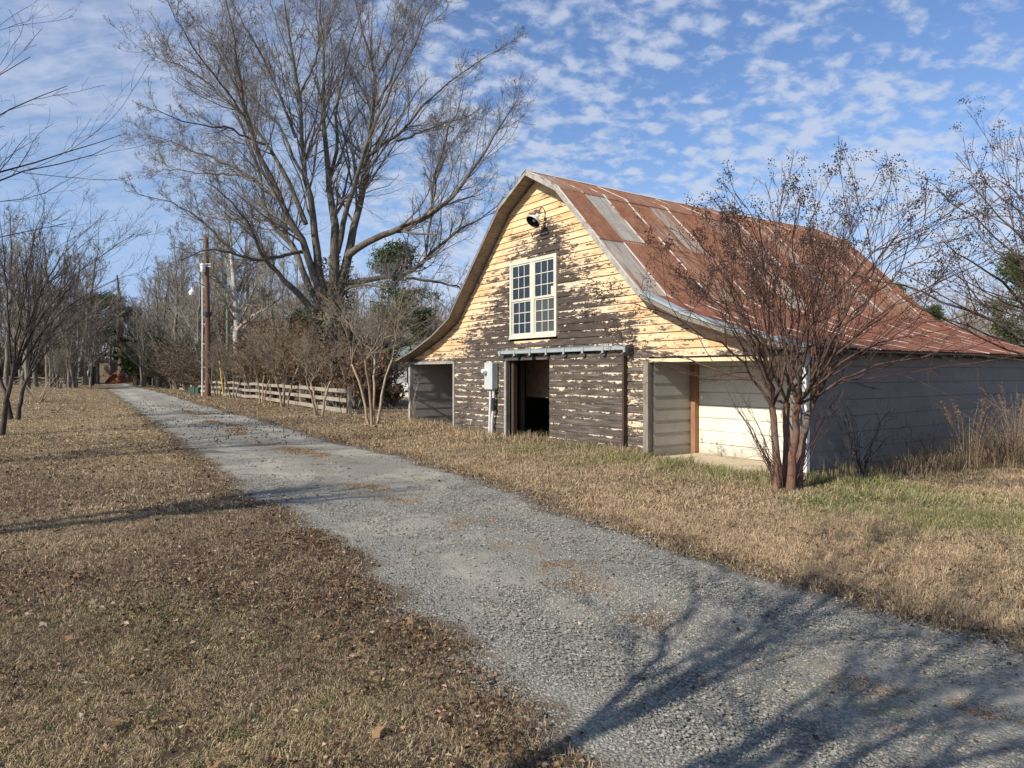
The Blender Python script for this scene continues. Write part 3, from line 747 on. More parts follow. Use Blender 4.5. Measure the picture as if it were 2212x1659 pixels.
# ---- left bay
LB = Boards(); z = .0
while z < 1.95:
    z1 = min(z+.262, 2.0)
    course(LB, .05, .05, 5., 5., z, z1, 0.0, lambda a, b: .5, plen=(3, 4), tilt=.012, step=.9, place=lambda a, b, c: (-13.22-b, a, c))
    z = z1
LB.build('bay_wall', M_BAYW, barn)
mb = MB(); mb.box(-13.3, -10.45, 4.9, 5.0, 0, 2.06); mb.build('bay_back_wall', M_GREYWOOD, barn)
mb = MB(); mb.box(-13.37, -13.25, -.03, .08, -.05, 1.92); mb.build('bay_post', M_TRIM, barn)
mb = MB(); mb.box(-10.61, -10.53, -.035, .08, -.05, 1.92); mb.build('bay_post', M_TRIM, barn)
mb = MB(); mb.box(-13.25, -10.61, -.03, .05, 1.87, 1.945); mb.build('bay_header', M_TRIM, barn)
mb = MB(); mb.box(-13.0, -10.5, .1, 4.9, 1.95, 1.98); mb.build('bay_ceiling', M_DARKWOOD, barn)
# ---- right bay
RB = Boards(); z = .02
while z < 1.9:
    z1 = min(z+.235, 2.0)
    course(RB, .05, .05, 1.18, 1.18, z, z1, 0.0, lambda a, b: .5, plen=(3, 4), tilt=.012, step=.9, place=lambda a, b, c: (-3.16-b, a, c))
    z = z1
RB.build('bay_wall', M_BAYW, barn)
RC = Boards(); z = .03
while z < 1.9:
    z1 = min(z+.245, 2.0)
    course(RC, -3.03, -3.03, -.30, -.30, z, z1-.006, 1.18, lambda a, b: .5, plen=(4, 5), tilt=.004, step=.9)
    z = z1
RC.build('bay_back_wall', M_BACKW, barn)
mb = MB(); mb.box(-3.2, -.06, 1.21, 1.25, 0, 2.02); mb.build('bay_framing', M_DARKWOOD, barn)
mb = MB(); mb.box(-3.14, -3.03, 1.06, 1.17, 0, 1.9); mb.build('corner_plank', M_BROWNWOOD, barn)
mb = MB(); mb.box(-.30, -.08, 1.10, 1.17, 0, 1.9); mb.build('corner_plank', M_BROWNWOOD, barn)
mb = MB(); mb.box(-3.33, -3.20, -.05, .10, -.05, 1.86); mb.build('bay_post', M_GREYWOOD, barn)
mb = MB(); mb.box(-3.20, -.05, -.028, .05, 1.83, 1.895); mb.build('bay_header', simple('cream_header_paint', (.76,.62,.38), .85, var=.2, sc=4, b=.3), barn)
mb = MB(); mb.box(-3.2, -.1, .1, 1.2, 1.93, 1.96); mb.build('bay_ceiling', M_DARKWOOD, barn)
mb = MB(); mb.box(-3.0, -.02, -.30, 1.18, -.06, .075); mb.box(-.3,-.02,-.3,1.18,-.06,.074); mb.build('concrete_slab', M_CONC, barn, bevel=.01)
mb = MB(); mb.box(-.30, -.05, -.02, .06, .05, 1.85); mb.box(-.06,.0,.06,1.2,.05,1.9); mb.build('end_post', M_GREYWOOD, barn)
# ---- electric meter box
def bt(x, y, z=0):       # barn-local point -> world
    v = Matrix.Rotation(BROT, 4, 'Z') @ Vector((x, y, z)); return (v.x+4.4, v.y+10.4, v.z)
mt = thing('electric_meter', 'pale grey electric meter box on the barn wall left of the open doorway', 'electric meter', bt(-8.52, -.04, 0), BROT)
mb = MB(); mb.box(-.18, .18, -.17, 0, 1.21, 1.88); mb.build('meter_box', M_BOXG, mt, bevel=.008)
mb = MB(); mb.box(.181, .186, -.16, -.01, 1.24, 1.86); mb.build('side_plate', M_GALV, mt)
mb = MB(); mb.lathe([(0, .13), (.045, .12), (.062, .09), (.066, .0), (.085, -.002)], (-.10, -.17, 1.66), (0, -1, 0), 20); mb.build('meter_dial', M_GLASSW, mt, smooth=True)
mb = MB(); mb.tube([(-.04, -.07, 1.22), (-.05, -.07, .9), (-.10, -.07, .02)], .035, 10); mb.build('conduit', M_PVC, mt, smooth=True)
mb = MB(); mb.tube([(.10, -.07, 1.22), (.10, -.07, .75), (.03, -.07, .45), (.01, -.07, .02)], .035, 10); mb.build('conduit', M_PVC, mt, smooth=True)
mb = MB(); mb.tube([(.10, -.07, 1.0), (.10, -.07, .68)], .047, 10); mb.build('coupling', M_DARKMET, mt, smooth=True)
# ---- lamp on the gable
lp = thing('barn_lamp', 'black and white dome lamp on a curved arm high on the gable', 'lamp', bt(-6.42, 0, 0), BROT)
mb = MB(); mb.lathe([(.045, .19), (.052, .12), (.10, .08), (.15, .02), (.170, -.03), (.175, -.04), (.170, -.042)], (0, -.34, 5.02), (.0, .85, 1.), 28); 
sh = mb.build('lamp_shade', M_GLASSW, lp, smooth=True)
mb = MB(); mb.lathe([(.0, .075), (.09, .065), (.142, .01), (.166, -.035), (.169, -.045)][::-1], (0, -.34, 5.02), (.0, .85, 1.), 28); mb.build('lining', M_SHADEIN, sh, smooth=True)
mb = MB(); mb.lathe([(0, -.02), (.03, -.01), (.035, .03), (.02, .07)], (0, -.34, 5.02), (.0, .85, 1.), 12); mb.build('bulb', M_GLASSW, lp, smooth=True)
mb = MB(); mb.tube([(0, -.235, 5.145), (0, -.19, 5.25), (0, -.15, 5.33), (0, -.09, 5.35), (0, -.03, 5.28), (0, -.01, 5.12)], .011, 8); mb.build('curved_arm', M_DARKMET, lp, smooth=True)
mb = MB(); mb.lathe([(0, .02), (.05, .015), (.055, 0)], (0, -.01, 5.10), (0, -1, 0), 16); mb.build('wall_plate', M_DARKMET, lp, smooth=True)
# ---------------------------------------------------------------- trees: polylines grown level by level, then tubes
def unit(v): return v/np.maximum(np.linalg.norm(v, axis=-1, keepdims=True), 1e-9)
def interp_poly(P_, idx, t):
    K = P_.shape[1]; f = t*(K-1); i = np.clip(f.astype(int), 0, K-2); fr = (f-i)[:, None]
    a = P_[idx, i]; b = P_[idx, i+1]; return a*(1-fr)+b*fr, unit(b-a), i, fr[:, 0]
def grow(rg, par, n, t0, t1, ang, angv, lf, k, up=0.0, wob=.15, rr=.55, rmin=.002, end=.35, bendout=0.0, tpow=1.0, lenfall=.6):
    P_, Rd, L = par; Np = len(P_)
    if np.isscalar(n): cnt = np.full(Np, n)
    else: cnt = np.asarray(n)
    idx = np.repeat(np.arange(Np), cnt); M = len(idx)
    t = t0+(t1-t0)*rg.random(M)**tpow
    p, T, i, fr = interp_poly(P_, idx, t)
    pr = Rd[idx, i]*(1-fr)+Rd[idx, i+1]*fr
    a = unit(np.cross(T, rg.normal(size=(M, 3))))
    an = np.radians(ang+angv*rg.normal(size=M))[:, None]
    d = unit(T*np.cos(an)+a*np.sin(an))
    Lc = L[idx]*lf*(1-lenfall*(t-t0)/max(1e-6, t1-t0))*rg.uniform(.55, 1.25, M)
    pts = [p]; step = Lc/(k-1)
    for s in range(k-1):
        d = unit(d+np.array([0, 0, up])+rg.normal(size=(M, 3))*wob+a*bendout)
        p = p+d*step[:, None]; pts.append(p)
    r0 = np.maximum(pr*rr*rg.uniform(.7, 1.05, M), rmin)
    R_ = r0[:, None]*np.linspace(1, end, k)[None, :]
    R_ = np.maximum(R_, rmin*.7)
    return np.stack(pts, 1), R_, Lc
def tubes(sets, sides):
    V = []; Fs = []; base = 0
    for (P_, R_, _), m in zip(sets, sides):
        N_, K, _3 = P_.shape
        if N_ == 0: continue
        T = np.gradient(P_, axis=1); T = unit(T)
        ref = np.where(np.abs(T[:, :1, 2:3]) > .9, np.array([1., 0, 0]), np.array([0, 0, 1.]))
        U = unit(np.cross(T, np.broadcast_to(ref, T.shape))); Vv = np.cross(T, U)
        th = np.arange(m)*2*np.pi/m
        ring = P_[:, :, None]+R_[:, :, None, None]*(U[:, :, None]*np.cos(th)[None, None, :, None]+Vv[:, :, None]*np.sin(th)[None, None, :, None])
        V.append(ring.reshape(-1, 3))
        idx = base+np.arange(N_*K*m).reshape(N_, K, m)
        nx = np.roll(idx, -1, axis=2)
        Fs.append(np.stack([idx[:, :-1], nx[:, :-1], nx[:, 1:], idx[:, 1:]], -1).reshape(-1, 4)); base += N_*K*m
    return np.concatenate(V), np.concatenate(Fs)
def limb(pts, rad, k=16, rg=None, jit=0.0):
    """smooth resampled limb; pts (n,3), rad list or (r0, r1)"""
    P_ = np.array(pts, float); n = len(P_)
    u = np.r_[0, np.cumsum(np.linalg.norm(np.diff(P_, axis=0), axis=1))]; L = u[-1]; u /= L
    tt = np.linspace(0, 1, k)
    Q = np.stack([np.interp(tt, u, P_[:, c]) for c in range(3)], 1)
    for _ in range(2): Q[1:-1] = Q[1:-1]*.5+(Q[:-2]+Q[2:])*.25
    if jit and rg is not None: Q[1:] += rg.normal(size=(k-1, 3))*jit
    r = np.interp(tt, np.linspace(0, 1, len(rad)), rad)
    return Q, r, L
def stack(limbs):
    return np.stack([l[0] for l in limbs]), np.stack([l[1] for l in limbs]), np.array([l[2] for l in limbs])
OCT = np.array([(1,0,0),(-1,0,0),(0,1,0),(0,-1,0),(0,0,1),(0,0,-1)], float)
OCF = np.array([(0,2,4),(2,1,4),(1,3,4),(3,0,4),(2,0,5),(1,2,5),(3,1,5),(0,3,5)])
def blobs(name, C_, r, mat, parent, rg, squash=1.0, attrs=True):
    C_ = np.asarray(C_); n = len(C_); r = np.broadcast_to(r, (n,))
    jit = 1+.3*rg.normal(size=(n, 6, 1))*.5
    sc = np.array([1, 1, squash])
    V = C_[:, None]+OCT[None]*sc*jit*r[:, None, None]
    Fq = (np.arange(n)[:, None, None]*6+OCF[None]).reshape(-1, 3)
    return mesh_np(name, V.reshape(-1, 3), [Fq], mat, parent, {'rnd': np.repeat(rg.random(n), 6)})
def leaves(name, C_, size, mat, parent, rg, flat=0.0, aspect=.55, fold=.35, rnd=None):
    """folded two-triangle leaves at points"""
    C_ = np.asarray(C_); n = len(C_); s = np.broadcast_to(size, (n,))*rg.uniform(.6, 1.35, n)
    a = unit(rg.normal(size=(n, 3))*np.array([1, 1, 1-flat])); b = rg.normal(size=(n, 3))*np.array([1, 1, 1-flat]); nn = unit(np.cross(a, b)); b = np.cross(nn, a)
    s = s[:, None]
    p0 = C_-a*s*.5; p1 = C_+a*s*.5; p2 = C_+b*s*aspect*.5+nn*s*fold*.3; p3 = C_-b*s*aspect*.5+nn*s*fold*.3
    V = np.stack([p0, p2, p1, p3], 1).reshape(-1, 3); o = np.arange(n)[:, None]*4
    Fq = np.concatenate([o+np.array([[0, 1, 2]]), o+np.array([[0, 2, 3]])])
    if rnd is None: rnd = rg.random(n)
    return mesh_np(name, V, [Fq], mat, parent, {'rnd': np.repeat(rnd, 4)})
def pick(rg, br, n, t0=.3, t1=1.0):
    P_ = br[0]; idx = rg.integers(0, len(P_), n); t = rg.uniform(t0, t1, n)
    return interp_poly(P_, idx, t)[0]

# ---------------------------------------------------------------- the big bare tree behind the barn
def big_tree():
    rg = np.random.default_rng(4)
    D0 = 32.0
    base = np.array([(713-CX)/F*D0, D0, 0.0])
    root = thing('sweetgum_tree', 'huge bare spreading tree full of hanging seed balls, rising behind the fence beside the barn', 'tree', tuple(base))
    def L(pts, r, dd=0.0, k=18):          # crop coordinates -> metres, depth sliding by dd towards the tip
        n = len(pts); out = []
        for i, (x, y) in enumerate(pts):
            Dx = 273.6+.3906*x; Dy = .3906*y; dep = D0+dd*(i/(n-1))**1.2
            out.append(W(Dx, Dy, dep)-base)
        return limb(out, [q*.0073 for q in r], k, rg, .035)
    limbs = [
     L([(1125,2290),(1122,2100),(1120,1900),(1128,1760),(1130,1640)], (66,50,46,46,44), 0, 14),
     L([(1135,1700),(1160,1450),(1150,1250),(1120,1050),(1100,850),(1080,650),(1085,520),(1110,350),(1075,200),(1070,60),(1080,-250)], (42,32,26,20,16,12,9,6,4,2), -.6),
     L([(1145,1720),(1215,1500),(1250,1250),(1310,1050),(1335,900),(1335,760),(1380,580),(1375,420),(1350,330),(1290,150),(1250,-120)], (38,30,24,20,17,13,10,7,4,2), 2),
     L([(1165,1400),(1190,1240),(1240,1080),(1300,930),(1315,800),(1400,640),(1460,470),(1560,330),(1640,160),(1700,-60)], (18,17,15,13,11,8,6,4,3,1.6), -3),
     L([(1375,590),(1440,490),(1480,380),(1530,250),(1560,100),(1620,-100)], (9,7,5,4,3,1.5), 2.5),
     L([(1378,420),(1450,300),(1560,150),(1650,0),(1700,-160)], (7,5,4,3,1.5), 4),
     L([(1335,860),(1420,800),(1520,730),(1620,600),(1760,470),(1900,370),(2060,280)], (12,10,8,6,4,3,1.5), -3),
     L([(1500,780),(1620,735),(1720,690),(1850,665),(1960,600)], (8,6,4,3,1.5), 3),
     L([(1215,1420),(1280,1355),(1400,1310),(1560,1240),(1700,1190),(1810,1090),(1900,950),(2000,800),(2090,660),(2170,540)], (24,21,19,16,14,11,8,6,4,2), -2),
     L([(1690,1195),(1695,1000),(1735,900),(1760,750),(1830,620),(1870,450)], (10,8,7,5,3,1.5), -3),
     L([(1180,1560),(1330,1555),(1480,1520),(1560,1535),(1640,1440),(1720,1365),(1850,1260),(2000,1190),(2080,1090)], (22,18,16,14,12,9,6,4,2), 4),
     L([(1650,1430),(1665,1280),(1700,1080),(1720,950),(1790,800),(1900,640)], (9,8,6,4,3,1.5), 5),
     L([(1550,1540),(1700,1555),(1820,1580),(1900,1620),(1980,1600)], (10,8,6,4,2), 3),
     L([(1100,1700),(1060,1500),(1045,1330),(1020,1120),(985,960),(975,820),(970,680),(945,500),(925,340),(890,150),(860,-100)], (34,27,23,19,15,12,9,7,5,2), -1.5),
     L([(958,540),(1000,420),(1050,330),(1068,200),(1040,20),(1050,-120)], (7,6,5,4,3,1.5), 2.5),
     L([(1095,1690),(1030,1520),(965,1290),(860,1140),(790,960),(725,850),(680,760),(655,600),(625,400),(590,200),(550,0)], (30,25,21,18,15,12,10,8,5,3), -4),
     L([(720,850),(680,700),(600,560),(480,420),(380,280),(280,130),(230,20)], (9,8,6,5,4,2.5,1.3), -5),
     L([(1085,1740),(1000,1560),(935,1420),(935,1320),(870,1285),(785,1275),(762,1120),(740,960),(705,830),(640,680),(560,560)], (25,21,19,18,16,13,11,9,6,4,2), 3),
     L([(1075,1760),(960,1640),(860,1540),(780,1450),(720,1370),(690,1270),(640,1180),(560,1080),(430,1000)], (25,21,18,14,11,8,6,4,2), -4),
     L([(1010,1400),(930,1385),(850,1410),(700,1450),(600,1400),(480,1370),(400,1400),(280,1440)], (12,11,10,9,7,5,3,1.5), -5),
     L([(600,1400),(520,1340),(460,1250),(350,1160),(200,1100),(90,1085),(10,1050)], (8,7,6,4,3,2,1.2), -2),
     L([(960,1300),(800,1220),(650,1205),(500,1220),(380,1170)], (9,8,6,4,2), 4),
     L([(860,1120),(780,1070),(700,990),(560,905),(400,850),(250,780),(90,740)], (12,11,9,7,5,3,1.5), 2),
     L([(705,1000),(600,965),(450,962),(300,935),(110,945)], (7,6,4,3,1.4), 5),
     L([(990,1240),(930,1080),(850,900),(770,770),(620,620),(470,470),(300,345),(150,330),(70,265)], (17,15,12,10,8,6,4,2.5,1.3), 1),
     L([(770,800),(650,760),(560,700),(420,700),(250,650),(90,580)], (8,7,6,4,3,1.4), -3),
     L([(935,760),(880,620),(830,470),(765,340),(690,190),(600,50),(520,-120)], (11,9,7,5,4,2.5,1.4), -2),
     L([(925,345),(860,200),(800,40),(760,-120)], (5,4,3,1.5), 2),
     L([(1110,1060),(1150,900),(1175,750),(1150,620),(1200,420),(1230,250),(1290,100),(1330,-60)], (14,12,9,7,5,4,3,1.5), 4),
     L([(1000,1000),(930,900),(890,760),(800,650),(700,560),(620,420),(500,250),(420,80)], (11,9,8,6,5,4,2.5,1.4), 5),
     L([(1180,1650),(1215,1590),(1330,1570),(1440,1600),(1500,1560)], (10,8,6,4,2), -4),
    ]
    trunkset = []
    for l in limbs:
        P_, r, Ln = l; trunkset.append((P_[None], r[None], np.array([Ln])))
    lim = [l for l in limbs[1:]]
    k = 18; S = stack([limb(l[0], list(l[1]), k) for l in lim])
    V, Fq = tubes(trunkset, [9]*len(trunkset))
    mesh_np('trunk', V, [Fq], M_BARKBIG, root, smooth=True)
    nn = np.maximum(8, (S[2]*2.7).astype(int))
    b1 = grow(rg, S, nn, .22, 1.0, 38, 12, .32, 7, up=.14, wob=.13, rr=.42, rmin=.010, lenfall=.45)
    b2 = grow(rg, b1, 10, .12, 1.0, 40, 14, .50, 5, up=.07, wob=.16, rr=.48, rmin=.006)
    b3 = grow(rg, b2, 5, .15, 1.0, 44, 15, .62, 4, up=.05, wob=.22, rr=.5, rmin=.0042)
    b4 = grow(rg, b3, 2, .3, 1.0, 44, 15, .7, 3, up=.02, wob=.25, rr=.6, rmin=.0034)
    V, Fq = tubes([b1, b2, b3, b4], [6, 4, 3, 3])
    mesh_np('crown', V, [Fq], M_TWIGBIG, root)
    n = 2200; t = .75*rg.random(n)**1.3; a = rg.uniform(0, 6.28, n); zz = 1.2+7.6*t; cx_ = np.interp(zz, [0, 3, 6, 9], [0, .05, .2, .35]); r_ = (.62-.1*t)*rg.uniform(.75, 1.7, n)
    leaves('vine_leaves', np.stack([cx_+np.cos(a)*r_, np.sin(a)*r_, zz], 1), .16, M_BRUSHLF, root, rg)
    tips = pick(rg, b3, 4200, .6, 1.0)
    tips[:, 2] -= .07
    blobs('seed_balls', tips, rg.uniform(.016, .026, len(tips)), M_BALL, root, rg)
    return root
big_tree()

# ---------------------------------------------------------------- crape myrtles
def crape(name, label, cat, base, height, spread, stems, seed, barkm, twigm, group=None, seeds=0, leaf=0, r0=.06, lean=(0, 0), dens=1.0, fork=.33, leafr=(.2, 1), twig=1.0, sprout=0, dirs=None, splay=.16, nl=5, upb=.06, hfall=.34, limbk=1.0, limbm=None):
    rg = np.random.default_rng(seed)
    bx, by = base; bz = float(tz(bx, by))
    root = thing(name, label, cat, (bx, by, bz), 0, group)
    S = []
    for i in range(stems):
        az = 2*math.pi*i/stems+rg.uniform(-.4, .4) if dirs is None else dirs[i][0]
        off = .14*min(1, stems/3)*(1 if stems > 1 else 0)
        sp = spread*splay*rg.uniform(.7, 1.2)
        c, s = math.cos(az), math.sin(az); h = height*fork*rg.uniform(.85, 1.15)
        p = [(c*off, s*off, -.06), (c*(off+sp*.2), s*(off+sp*.2), h*.35), (c*(off+sp*.5), s*(off+sp*.5), h*.7), (c*(off+sp), s*(off+sp), h)]
        p = [(q[0]+lean[0]*q[2], q[1]+lean[1]*q[2], q[2]) for q in p]
        S.append(limb(p, [r0*1.25, r0, r0*.85, r0*.8], 8, rg, .012))
    St = stack(S)
    # scaffold limbs leave the top of each stem and fan out
    idx = np.repeat(np.arange(stems), nl); M = len(idx)
    az = rg.uniform(0, 2*math.pi, M); cen = np.zeros((M, 3))
    tip = St[0][idx, -1]-rg.uniform(0, .12, (M, 1))*(St[0][idx, -1]-St[0][idx, -2])
    outw = np.stack([np.cos(az), np.sin(az)], 1)*.8+unit(tip[:, :2]-np.array([[lean[0]*height*fork, lean[1]*height*fork]]))*.75
    rad = spread*.5*rg.uniform(.25, 1.0, M); outw = unit(outw)
    Ht = height*(1-hfall*(rad/(spread*.5))**2)*rg.uniform(.86, 1.0, M)
    P1 = []; R1_ = []; LL = []
    for j in range(M):
        e = np.array([outw[j, 0]*rad[j]+lean[0]*Ht[j], outw[j, 1]*rad[j]+lean[1]*Ht[j], Ht[j]])
        a = tip[j]; hv = np.array([1, 1, 0.]); m1_ = a+(e-a)*np.where(hv > 0, .20, .40)*rg.uniform(.85, 1.15); m2_ = a+(e-a)*np.where(hv > 0, .56, .76)
        l_ = limb([a, m1_, m2_, e], [r0*.55*limbk, r0*.36*limbk, r0*.2*limbk, r0*.07], 12, rg, .03)
        P1.append(l_[0]); R1_.append(l_[1]); LL.append(l_[2])
    A = (np.stack(P1), np.stack(R1_), np.array(LL))
    V, Fq = tubes([St], [9])
    mesh_np('trunk', V, [Fq], barkm, root, smooth=True)
    V, Fq = tubes([A], [7])
    mesh_np('limbs', V, [Fq], limbm or barkm, root, smooth=True)
    n1 = max(3, int(7*dens))
    b1 = grow(rg, A, n1, .12, .98, 30, 10, .55, 8, up=upb, wob=.10, rr=.55, rmin=.005*twig, lenfall=.5)
    b2 = grow(rg, b1, max(2, int(5*dens)), .15, 1.0, 34, 12, .5, 6, up=.05, wob=.14, rr=.55, rmin=.0032*twig)
    b3 = grow(rg, b2, max(2, int(4*dens)), .15, 1.0, 42, 14, .5, 4, up=.03, wob=.18, rr=.6, rmin=.0022*twig)
    sets = [b1, b2, b3]; sd = [5, 4, 3]
    if sprout:
        q = []
        for i in range(sprout):
            a_ = rg.uniform(0, 2*math.pi); l_ = rg.uniform(.6, 1.5)
            q.append(limb([(.12*math.cos(a_), .12*math.sin(a_), -.03), (.3*l_*math.cos(a_), .3*l_*math.sin(a_), .5*l_), (.62*l_*math.cos(a_), .62*l_*math.sin(a_), 1.0*l_)], [.007, .005, .003], 8, rg, .02))
        Q = stack(q); sets += [Q, grow(rg, Q, 7, .2, 1, 40, 12, .35, 4, up=.05, wob=.2, rmin=.0022)]; sd += [4, 3]
    V, Fq = tubes(sets, sd)
    mesh_np('crown', V, [Fq], twigm, root)
    if seeds:
        tips = np.concatenate([b2[0][:, -1], b3[0][:, -1]]); hz = tips[:, 2]; out_ = np.hypot(tips[:, 0], tips[:, 1])/(spread*.5)
        wgt = smooth(height*.45, height*.75, hz)+smooth(.45, .9, out_)*.8; wgt *= rg.random(len(tips)) > .2; wgt = wgt/wgt.sum()
        ch = rg.choice(len(tips), min(seeds, (wgt > 0).sum()), replace=False, p=wgt)
        c = tips[ch]; m = 22
        L_ = rg.uniform(.06, .17, len(c)); q = c[:, None]+np.stack([rg.normal(size=(len(c), m))*.035, rg.normal(size=(len(c), m))*.035, rg.uniform(-.25, 1, (len(c), m))*L_[:, None]], -1)
        q = q.reshape(-1, 3); q = q[rg.random(len(q)) < .8]
        blobs('seed_heads', q, rg.uniform(.006, .0115, len(q)), M_SEED, root, rg, 1.15)
    if leaf:
        q = pick(rg, b3, leaf, leafr[0], leafr[1]); q = q[(q[:, 2] < height*leafr[1]) | (rg.random(len(q)) < .25)]
        leaves('dry_leaves', q, .075, M_BEECH, root, rg)
    return root
crape('crape_myrtle', 'reddish multi-stemmed crape myrtle with dry seed heads at the front corner of the barn', 'tree', G(1700, 1063), 4.4, 6.3, 4, 21, M_CRAPE, M_CRAPETW,
      seeds=640, r0=.055, lean=(.05, .0), dens=1.0, fork=.25, sprout=24, splay=.03, nl=8, hfall=.52, limbk=.7, limbm=bark('dark_cinnamon_bark', (.055, .032, .025), (.165, .095, .066), (.12, .09, .075), 3.5, .4))
# ---------------------------------------------------------------- the other garden trees
GC = 'crape myrtles by the driveway'
crape('crape_myrtle', 'dark bent-trunked crape myrtle on the far left lawn beside the pruned bush', 'tree', G(31, 906), 6.9, 7.4, 2, 5, M_DARKBARK, M_DARKTW, r0=.07, dens=1.2, fork=.22, splay=.04, nl=7, limbk=.75)
crape('crape_myrtle', 'dark crape myrtle whose trunk is cut by the left edge of the picture', 'tree', (G(-4, 938)[0], G(-4, 938)[1]), 7.4, 8.0, 2, 6, M_DARKBARK, M_DARKTW, r0=.065, dens=1.2, fork=.22, splay=.04, nl=8, limbk=.75)
crape('crape_myrtle', 'bare dark crape myrtle whose upper branches reach in high at the left edge', 'tree', (-12.2, 11.2), 8.6, 10.5, 3, 8, M_DARKBARK, M_DARKTW, r0=.075, dens=.9, fork=.28, lean=(.11, .03), nl=6, splay=.05)
crape('crape_myrtle', 'tall narrow crape myrtle outside the picture that throws its shadow over lawn and drive', 'tree', (-8.4, 4.5), 6.6, 2.6, 3, 9, M_DARKBARK, M_DARKTW, r0=.11, dens=1.0, fork=.45, splay=.04, nl=5, hfall=.2)
crape('crape_myrtle', 'spreading crape myrtle beside the viewer whose branch shadows lie on the gravel', 'tree', (-2.75, .15), 6.9, 6.4, 3, 12, M_DARKBARK, M_DARKTW, r0=.07, dens=1.2, fork=.40, lean=(.0, -.05), splay=.04, nl=6, twig=1.5, limbk=.9)
crape('crape_myrtle', 'crape myrtle with seed heads reaching in from the right edge above the grey side wall', 'tree', (8.35, 9.3), 5.6, 6.6, 4, 14, M_DARKBARK, M_CRAPETW, seeds=260, r0=.07, dens=1.0, fork=.22, splay=.07, lean=(-.05, 0), nl=6, hfall=.45)
fence_tr = [(806, 920, 4.9, 4.9, 4, 31, 1500, 'tall vase-shaped crape myrtle nearest the barn, right of the fence end', 2.3),
 (688, 899, 3.4, 3.0, 3, 32, 900, 'small crape myrtle with pinkish brown leaves in front of the fence, second from the barn', .8),
 (614, 881, 4.0, 4.0, 4, 33, 1500, 'crape myrtle before the fence under the brown-leaved thicket, third from the barn', 2.),
 (565, 871, 3.4, 3.0, 3, 34, 500, 'slim crape myrtle in front of the fence, fourth from the barn', 2.),
 (504, 861, 3.9, 2.6, 3, 35, 200, 'thin bare crape myrtle just right of the yellow guy guard', 2.),
 (470, 856, 3.7, 2.6, 3, 36, 100, 'bare sapling crape myrtle between utility pole and yellow guy guard', 2.),
 (415, 842, 4.2, 3.0, 4, 37, 100, 'bare crape myrtle at the fence left of the utility pole', 2.),
 (372, 838, 4.4, 3.2, 4, 38, 100, 'bare crape myrtle at the far part of the fence, second left of the utility pole', 2.),
 (128, 842, 3.8, 2.6, 4, 39, 0, 'clump of thin dark stems across the far end of the lawn, left of the gate', 2.),
 (146, 838, 3.9, 2.6, 4, 40, 0, 'clump of thin stems across the far end of the lawn, nearest the dark gate pillar', 2.)]
for x, y, h_, s_, n_, sd_, lf_, lab, _q in fence_tr:
    crape('crape_myrtle', lab, 'tree', G(x, y), h_, s_, n_, sd_, M_CRAPEPALE if x > 540 else M_WOODBARK, M_BRUSHTW, group=None, r0=.042 if x > 540 else .05, dens=1.0, fork=.40 if x > 540 else .22, splay=.13, nl=4, leaf=lf_//3, limbm=M_BRUSHTW if x > 540 else None, leafr=(.1, .62), twig=1.7)
# pruned bush on the lawn
def pruned():
    rg = np.random.default_rng(2); b = G(84, 868); root = thing('pruned_bush', 'low cut-back bush of bare sticks standing alone on the lawn', 'bush', (b[0], b[1], float(tz(*b))))
    q = []
    for i in range(15):
        a = rg.uniform(0, 6.28); l_ = rg.uniform(.8, 1.7); q.append(limb([(.15*math.cos(a), .15*math.sin(a), 0), (.4*l_*math.cos(a), .35*l_*math.sin(a), .45*l_), (.75*l_*math.cos(a), .6*l_*math.sin(a), .8*l_)], [.035, .022, .012], 6, rg, .02))
    Q = stack(q); V, Fq = tubes([Q, grow(rg, Q, 3, .4, 1, 30, 10, .4, 4, up=.05, rmin=.006)], [6, 4]); mesh_np('sticks', V, [Fq], M_CRAPEPALE, root)
pruned()
# sweetgum sapling growing through the sycamore view: white sycamore
def sycamore():
    rg = np.random.default_rng(9); Y0 = 50.0; b = np.array([(512-CX)/F*Y0, Y0, 0.])
    root = thing('sycamore_tree', 'white-barked sycamore standing behind the fence right of the utility pole', 'tree', tuple(b))
    Lm = lambda pts, r, dd=0: limb([W(x, y, Y0+dd*i/(len(pts)-1))-b for i, (x, y) in enumerate(pts)], [q*Y0/F for q in r], 14, rg, .04)
    lm = [Lm([(512,852),(514,800),(511,730),(510,680),(508,640),(505,590),(499,550),(498,500),(496,460)], (9,8,7,6.5,5.5,5,4,2.5,1.5)),
          Lm([(510,650),(490,622),(462,597),(440,580)], (4,3.5,2.5,1.2), -2), Lm([(511,640),(520,618),(532,596),(540,570)], (4,3.2,2.2,1), 2),
          Lm([(513,715),(530,698),(548,680),(575,668)], (4,3.4,2.4,1), -2), Lm([(509,660),(540,655),(575,640),(600,630)], (3,2.5,2,1), 3),
          Lm([(506,600),(490,570),(480,535),(472,500)], (3,2.5,1.8,.8), 1), Lm([(511,668),(488,655),(465,645)], (2.4,2,1), -1),
          Lm([(512,700),(522,660),(528,610),(530,560),(534,500)], (3.5,3,2.4,1.8,1), 1)]
    V, Fq = tubes([(l[0][None], l[1][None], np.array([l[2]])) for l in lm], [8]*len(lm)); mesh_np('trunk', V, [Fq], M_SYC, root, smooth=True)
    S = stack(lm); b1 = grow(rg, S, 16, .25, 1, 38, 12, .32, 6, up=.08, rmin=.015); b2 = grow(rg, b1, 8, .1, 1, 40, 14, .5, 5, up=.06, rmin=.01); b3 = grow(rg, b2, 4, .15, 1, 42, 14, .6, 4, rmin=.008)
    V, Fq = tubes([b1, b2, b3], [5, 4, 3]); mesh_np('crown', V, [Fq], M_WOODTW, root)
sycamore()
